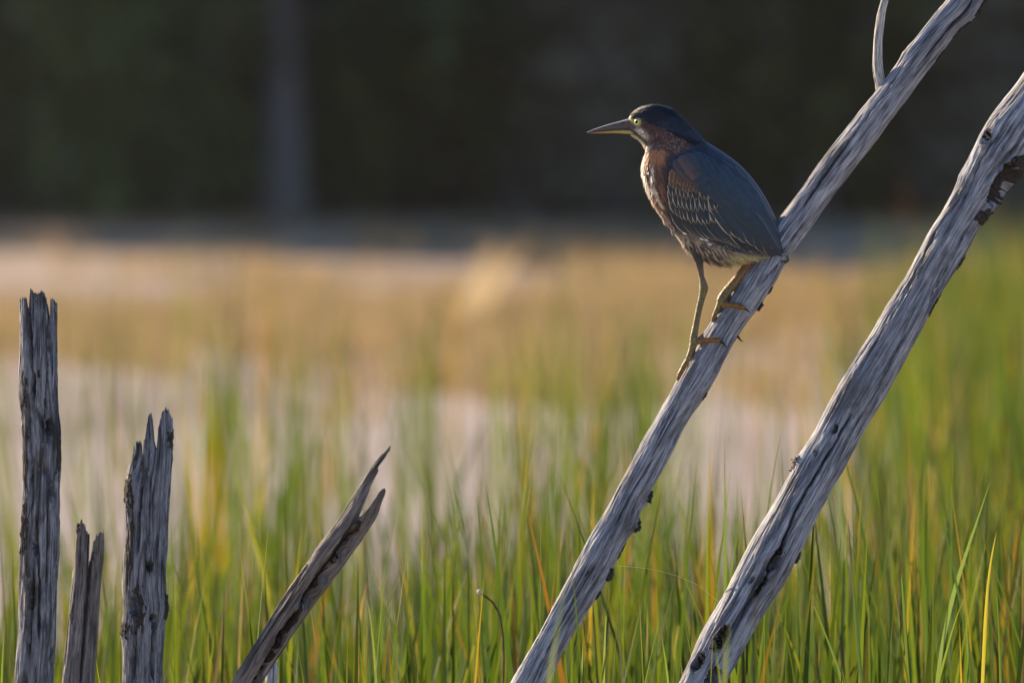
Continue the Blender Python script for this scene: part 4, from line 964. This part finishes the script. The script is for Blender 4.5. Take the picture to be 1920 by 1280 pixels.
# mantle and scapulars
mant = []
for i, s_ in enumerate(np.linspace(0, 1, 9)):
    a0 = pl_at([(1394, 346), (1362, 320), (1316, 287), (1296, 283)], s_)      # along the back, tail to head
    b0 = pl_at([(1372, 368), (1338, 352), (1296, 332), (1260, 302)], s_)
    for j in range(6):
        f = (j + (0.5 if i % 2 else 0.0)) / 5.6
        r = a0 * (1 - f) + b0 * f + rg.normal(0, 1.5, 2)
        dr = np.array([0.72, 0.69]) * (1 - s_ * 0.25) + np.array([0.25, 0.95]) * (0.25 * s_ + 0.25 * f); dr /= np.linalg.norm(dr)
        l_ = 54 - 18 * s_
        mant.append((r, r + dr * l_, 22 - 5 * s_, 8.0 + 0.5 * i, s_, f))
for r, p, w_, ly, s_, f in mant:
    cm_ = (r + p) / 2; rf = 0.65 * math.exp(-((cm_[0] - 1287) / 13) ** 2 - ((cm_[1] - 316) / 15) ** 2)
    bs = np.array(SL) * (1.0 + 0.25 * (1 - f)) * (1 - rf) + np.array((0.24, 0.11, 0.065)) * rf
    feather(body, r, p, w_, ly - 2.0 * (f < 0.1), jit(tuple(bs), 0.14), tuple(bs * 1.9 + 0.01), 0.42, bend=1.5, sharp=1.35)
for r, p, w_, ly in (((1352, 302), (1440, 418), 26, 10.0), ((1340, 318), (1418, 404), 24, 9.6), ((1376, 314), (1460, 446), 24, 10.6), ((1398, 332), (1474, 478), 22, 11.0), ((1416, 356), (1479, 487), 15, 11.4)):
    feather(body, r, p, w_, ly - 3, jit(SL, 0.06), (0.085, 0.125, 0.175), 0.6, bend=-5 if p[0] < 1445 else 2, nv=18, sharp=1.3)
# nape plumes lying on the mantle
for k in range(16):
    f = k / 15.0; r = np.array([1232 + 34 * f, 206 + 10 * f + 26 * (1 - f)]) + rg.normal(0, 2, 2); p = np.array([1290 + 32 * f, 262 + 4 * f - 4 * (1 - f)]) + rg.normal(0, 2.0, 2)
    feather(body, r, p, 7, 2.0 + 2.0 * f, jit((0.009, 0.013, 0.022), 0.15), (0.016, 0.03, 0.05), 0.6, bend=-2 - 3 * f, sharp=1.5)
# tail
tl_me = None
tail_parts = []
for k, (r, p, w_) in enumerate((((1415, 454), (1475, 494), 13), ((1420, 450), (1479, 492.5), 13), ((1425, 446), (1481, 489), 12))):
    pxy, dep, uvs = feather_geo(r, p, w_, 0.2 + 0.4 * k); tail_parts.append((B3(pxy[..., 0], pxy[..., 1], -dep).reshape(-1, 3), grid_faces(*dep.shape), None))
    V = tail_parts[-1][0].copy(); V[:, 1] = -V[:, 1]; tail_parts.append((V, grid_faces(*dep.shape)[:, ::-1], None))
me = new_mesh('tail', *merge(tail_parts)); set_col(me, 'Col', np.tile((0.03, 0.043, 0.06), (len(me.vertices), 1))); obj('tail', me, M_plum, heron)
# far side: mirrored wing, and mirrored mantle
def far_side(name, items, parent):
    Vs, Fs, us, bs, es, o = [], [], [], [], [], 0
    for V, F, u_, b_, e_ in items:
        V = V.copy(); V[:, 1] = -V[:, 1]; Vs.append(V); Fs.append(F[:, ::-1] + o); us.append(u_); bs.append(b_); es.append(e_); o += len(V)
    me = new_mesh(name, np.concatenate(Vs), np.concatenate(Fs)); set_uv(me, np.concatenate(us)); set_col(me, 'Base', np.concatenate(bs)); set_col(me, 'Edge', np.concatenate(es))
    return obj(name, me, M_feat, parent)
far_side('wing', FE[nW0:nW1], heron); far_side('mantle', FE[nW1:], body)

# bill
m, nt, out = mat('bill'); a = N(nt, 'ShaderNodeVertexColor', layer_name='Col'); b = N(nt, 'ShaderNodeBsdfPrincipled'); L(nt, a.outputs[0], b.inputs['Base Color'])
b.inputs['Roughness'].default_value = 0.30; b.inputs['Specular IOR Level'].default_value = 0.5; L(nt, b.outputs[0], out.inputs[0]); M_bill = m
def mandible(name, up, lo, hw, colf):
    n = 46; mm = 28; q = np.linspace(0, 1, n)
    U = smooth_path(up, n); Lw = smooth_path(lo, n); w = np.interp(q, np.linspace(0, 1, len(hw)), hw)
    t = np.linspace(0, 2 * math.pi, mm, endpoint=False); c, s = np.cos(t), np.sin(t)
    cx = (U + Lw) / 2; h = (U - Lw) / 2
    px = cx[:, :1] + h[:, :1] * c; py = cx[:, 1:] + h[:, 1:] * c; dp = w[:, None] * np.sign(s) * np.abs(s) ** 0.8
    V = B3(px, py, -dp).reshape(-1, 3); k = n * mm; V = np.concatenate([V, B3(*cx[0], 0)[None], B3(*cx[-1], 0)[None]])
    F3 = [(k, (j + 1) % mm, j) for j in range(mm)] + [(k + 1, (n - 1) * mm + j, (n - 1) * mm + (j + 1) % mm) for j in range(mm)]
    me = new_mesh(name, V, grid_faces(n, mm, True), np.array(F3)); cc = colf(px, py, np.broadcast_to(c, px.shape)).reshape(-1, 3); set_col(me, 'Col', np.concatenate([cc, cc[:1], cc[-1:]]))
    return obj(name, me, M_bill, heron)
def colU(px, py, c):
    k = sstep(0.35, 0.85, c)[..., None]; col = np.array((0.10, 0.075, 0.072)) * (1 - k) + np.array((0.46, 0.40, 0.37)) * k  # pale ridge is the sun highlight painted into the bill colour
    return col * (0.85 + 0.3 * fbm(px / 14, py / 2.2, 0.2, 2))[..., None]
def colL(px, py, c):
    k = sstep(1110, 1175, px)[..., None]; return np.array((0.42, 0.22, 0.09)) * (1 - k) + np.array((0.50, 0.36, 0.13)) * k
um = mandible('upper_mandible', [(1190, 222), (1179, 222.5), (1165, 226.5), (1144, 232), (1125, 238), (1110, 243.5), (1103, 247), (1100, 248.6)], [(1196, 243.5), (1182, 243.6), (1165, 243.6), (1148, 244.4), (1130, 246.4), (1114, 248.4), (1105, 249.4), (1101, 250)], [13, 10, 7.5, 6.2, 5, 3.6, 2, 0.5], colU)
lm = mandible('lower_mandible', [(1195, 243.2), (1182, 243.2), (1165, 243.2), (1148, 244), (1130, 246), (1114, 248), (1104, 249.3)], [(1190, 252.5), (1182, 251.5), (1165, 250.4), (1148, 249.8), (1130, 250.3), (1114, 250.4), (1104, 250)], [12, 9.5, 7, 5.6, 4.4, 2.6, 0.6], colL)
nq = smooth_path([(1161, 232.2), (1166, 230.8), (1171, 229.6), (1174, 229)], 10)
nd = np.array([6.1, 6.6, 7.2, 7.6]); nd = np.interp(np.linspace(0, 1, 10), np.linspace(0, 1, 4), nd)
me = new_mesh('nostril', *tube(B3(nq[:, 0], nq[:, 1], -nd), np.array([0.1, .6, .9, 1.2, 1.35, 1.4, 1.3, 1.1, .7, .1]) / 1200, 8)); set_col(me, 'Col', np.tile((0.012, 0.01, 0.01), (len(me.vertices), 1))); obj('nostril', me, M_bill, um)

# eyes
m, nt, out = mat('eye'); tc = N(nt, 'ShaderNodeTexCoord'); sep = N(nt, 'ShaderNodeSeparateXYZ'); L(nt, tc.outputs['Object'], sep.inputs[0])
rr = mathn(nt, 'SQRT', mathn(nt, 'ADD', mathn(nt, 'POWER', sep.outputs[0], 2.0), mathn(nt, 'POWER', sep.outputs[1], 2.0)))
R_eye = 7.4 / 1200
q = mathn(nt, 'DIVIDE', rr, R_eye)
c = ramp(nt, q, [(0.0, (0.004, 0.004, 0.004)), (0.40, (0.004, 0.004, 0.004)), (0.46, (0.75, 0.62, 0.16)), (0.74, (0.82, 0.72, 0.30)), (0.80, (0.02, 0.02, 0.015)), (0.95, (0.02, 0.02, 0.015))])
b = N(nt, 'ShaderNodeBsdfPrincipled'); L(nt, c, b.inputs['Base Color']); b.inputs['Roughness'].default_value = 0.12; b.inputs['Coat Weight'].default_value = 0.6; L(nt, b.outputs[0], out.inputs[0]); M_eye = m
import bmesh
bm = bmesh.new(); bmesh.ops.create_uvsphere(bm, u_segments=32, v_segments=24, radius=R_eye); eye_me = bpy.data.meshes.new('eye'); bm.to_mesh(eye_me); bm.free()
eye_me.polygons.foreach_set('use_smooth', np.ones(len(eye_me.polygons), bool))
m, nt, out = mat('eyelid'); b = N(nt, 'ShaderNodeBsdfPrincipled'); b.inputs['Base Color'].default_value = (0.42, 0.44, 0.08, 1); b.inputs['Roughness'].default_value = 0.55; L(nt, b.outputs[0], out.inputs[0]); M_lid = m
ed = float(depth_at(1196.0, 229.5))
for sgn in (-1, 1):
    ax = Vector((-0.50, sgn * 1.0, 0.08)).normalized()
    c0 = Vector(B3(1196.2, 229.3, sgn * (ed - 3.2)))
    e = obj('eye', eye_me, M_eye, heron); e.location = c0; e.rotation_euler = ax.to_track_quat('Z', 'Y').to_euler()
    t = np.linspace(0, 2 * math.pi, 33); ring = np.stack([np.cos(t) * R_eye * 0.94, np.sin(t) * R_eye * 0.94, np.full(33, R_eye * 0.36)], 1)
    obj('eyelid', new_mesh('eyelid', *tube(ring, np.full(33, 1.25 / 1200), 8, cap=False)), M_lid, e)

# legs and feet
m, nt, out = mat('leg_skin'); a = N(nt, 'ShaderNodeVertexColor', layer_name='Col'); tc = N(nt, 'ShaderNodeTexCoord')
vo = N(nt, 'ShaderNodeTexVoronoi'); vo.inputs['Scale'].default_value = 420; L(nt, tc.outputs['Object'], vo.inputs['Vector'])
b = N(nt, 'ShaderNodeBsdfPrincipled'); b.inputs['Roughness'].default_value = 0.5
L(nt, mixc(nt, 1.0, a.outputs[0], ramp(nt, vo.outputs['Distance'], [(0.0, (1.25, 1.25, 1.25)), (0.6, (0.38, 0.36, 0.34))]), 'MULTIPLY'), b.inputs['Base Color'])
bp = N(nt, 'ShaderNodeBump'); bp.inputs['Strength'].default_value = 0.6; bp.inputs['Distance'].default_value = 0.0008; bp.invert = True; L(nt, vo.outputs['Distance'], bp.inputs['Height']); L(nt, bp.outputs[0], b.inputs['Normal'])
L(nt, b.outputs[0], out.inputs[0]); M_leg = m
def limb(name, pts, parent, cols, n=60, seg=16, wob=0.11):
    """pts: px, py, dy(px), half width(px)"""
    pts = np.array(pts, float); q = smooth_path(pts, n)
    if name == 'toe': q[:, 3] *= 1.15
    c = B3(q[:, 0], q[:, 1], q[:, 2]); V, F4, F3 = tube(c, q[:, 3] / 1200, seg)
    k = np.repeat(np.arange(n), seg); dr = V[:n * seg] - c[k]
    V[:n * seg] = c[k] + dr * (1 + wob * noise3(k / 1.7, np.arange(n * seg) % seg * 0.7, len(pts)))[:, None]
    me = new_mesh(name, V, F4, F3)
    kk_ = np.linspace(0, 1, len(cols)); cc = np.stack([np.interp(np.linspace(0, 1, n), kk_, np.array(cols)[:, j]) for j in range(3)], 1)
    set_col(me, 'Col', np.concatenate([np.repeat(cc, seg, 0), cc[:1], cc[-1:]]))
    return obj(name, me, M_leg, parent)
YG, OR_, OL, DK, CL = (0.36, 0.27, 0.085), (0.42, 0.20, 0.05), (0.30, 0.25, 0.09), (0.07, 0.05, 0.04), (0.05, 0.035, 0.025)
LB = (0.30, 0.20, 0.10)
leg1 = limb('leg', [(1303, 462, -16, 14), (1307, 478, -17, 11), (1310, 490, -18, 8.2), (1312.5, 503, -18, 6.4), (1315, 518, -19, 5.0), (1318, 530, -20, 6.8), (1319.5, 540, -20, 9.0), (1317.5, 550, -20, 7.2), (1314.5, 562, -20, 6.4), (1310, 580, -20, 6.0), (1306, 600, -20, 6.0), (1303, 617, -21, 6.2), (1300.5, 630, -22, 7.2), (1300, 641, -22, 8.0), (1300, 648, -22, 5.5)], heron, [DK, DK, LB, YG, OL, OL, YG, YG], n=90)
limb('toe', [(1300, 640, -22, 6.5), (1308, 640, -24, 5), (1318, 637.5, -27, 4.4), (1330, 636, -29, 4.8), (1338, 635.5, -30, 4.2), (1345, 636.5, -30, 4.6), (1350, 639, -29.5, 3.0)], leg1, [YG, OR_, OR_, OR_], n=40, seg=12)
limb('claw', [(1348, 638, -29.5, 2.6), (1354, 641, -30, 2.2), (1359, 646, -30, 1.5), (1361.5, 652, -29, 0.3)], leg1, [CL, CL], n=16, seg=8, wob=0)
limb('toe', [(1299, 643, -22, 6), (1296, 653, -24, 4.6), (1293, 664, -24, 4.6), (1289, 674, -24, 4.2), (1285, 682, -24, 5.2), (1280, 690, -24, 4.2), (1275, 699, -24, 4.3), (1271.5, 707, -23, 3.4), (1270, 712, -22, 1.6)], leg1, [YG, YG, OR_, OR_], n=44, seg=12)
limb('toe', [(1301, 644, -20, 5.5), (1299, 655, -16, 4.4), (1293, 668, -10, 4.2), (1286, 682, -2, 4.4), (1280, 694, 4, 3.6), (1278, 703, 9, 2)], leg1, [YG, OR_, OR_], n=30, seg=12)
limb('toe', [(1302, 642, -18, 5.5), (1312, 634, -8, 4.6), (1320, 627, 4, 4.4), (1327, 622, 14, 4.0), (1332, 622, 22, 2.2)], leg1, [YG, OR_, OR_], n=30, seg=12)
leg2 = limb('leg', [(1412, 472, 4, 14), (1407, 485, 2, 12), (1402, 498, 0, 10.2), (1395, 509, -2, 9.6), (1388, 517, -4, 9.2), (1377, 530, -8, 8.8), (1366, 542, -12, 8.6), (1357, 553, -15, 8.6), (1351.5, 562, -17, 8.4), (1350, 570, -18, 6.0)], heron, [(0.25, 0.11, 0.03), (0.36, 0.15, 0.035), (0.40, 0.21, 0.05), YG, YG], n=70)
limb('toe', [(1352, 566, -18, 6.5), (1362, 570, -22, 4.8), (1372, 571, -26, 4.6), (1381, 572, -28, 4.6), (1390, 575, -29, 4.6), (1396, 578, -29, 2.8)], leg2, [YG, OR_, OR_, OR_], n=40, seg=12)
limb('claw', [(1394, 577, -29, 2.4), (1400, 580, -30, 1.9), (1406, 586, -29, 0.3)], leg2, [CL, CL], n=14, seg=8, wob=0)
limb('toe', [(1350, 567, -17, 6), (1346, 576, -17, 4.6), (1342, 586, -15, 4.4), (1338.5, 594, -11, 4.0), (1336, 602, -6, 2.8)], leg2, [YG, YG, OR_], n=30, seg=12)
limb('toe', [(1351, 567, -15, 5.5), (1348, 576, -8, 4.4), (1345, 586, 2, 4.2), (1344, 595, 10, 3)], leg2, [YG, OR_, OR_], n=26, seg=12)
limb('toe', [(1353, 563, -14, 5.5), (1363, 555, -4, 4.5), (1372, 549, 8, 4.2), (1380, 546, 18, 2.4)], leg2, [YG, OR_, OR_], n=26, seg=12)

# ------------------------------------------------------------------ thin haze, added to lift the dark far wood
hx0, hx1, hy0, hy1, hz0, hz1 = -1000, 1000, -400, 1600, -1.5, 26
Vh = np.array([(x, y, z) for z in (hz0, hz1) for y in (hy0, hy1) for x in (hx0, hx1)], float)
hm = new_mesh('haze', Vh, np.array([(0, 2, 3, 1), (4, 5, 7, 6), (0, 1, 5, 4), (2, 6, 7, 3), (0, 4, 6, 2), (1, 3, 7, 5)]), smooth=False)
m, nt, out = mat('haze'); pv = N(nt, 'ShaderNodeVolumePrincipled'); pv.inputs['Density'].default_value = 0.00016; pv.inputs['Color'].default_value = (0.9, 0.9, 0.9, 1); pv.inputs['Anisotropy'].default_value = 0.2
L(nt, pv.outputs[0], out.inputs['Volume']); tag(obj('haze', hm, m), 'thin added haze volume lifting the dark far wood', 'haze', kind='stuff')
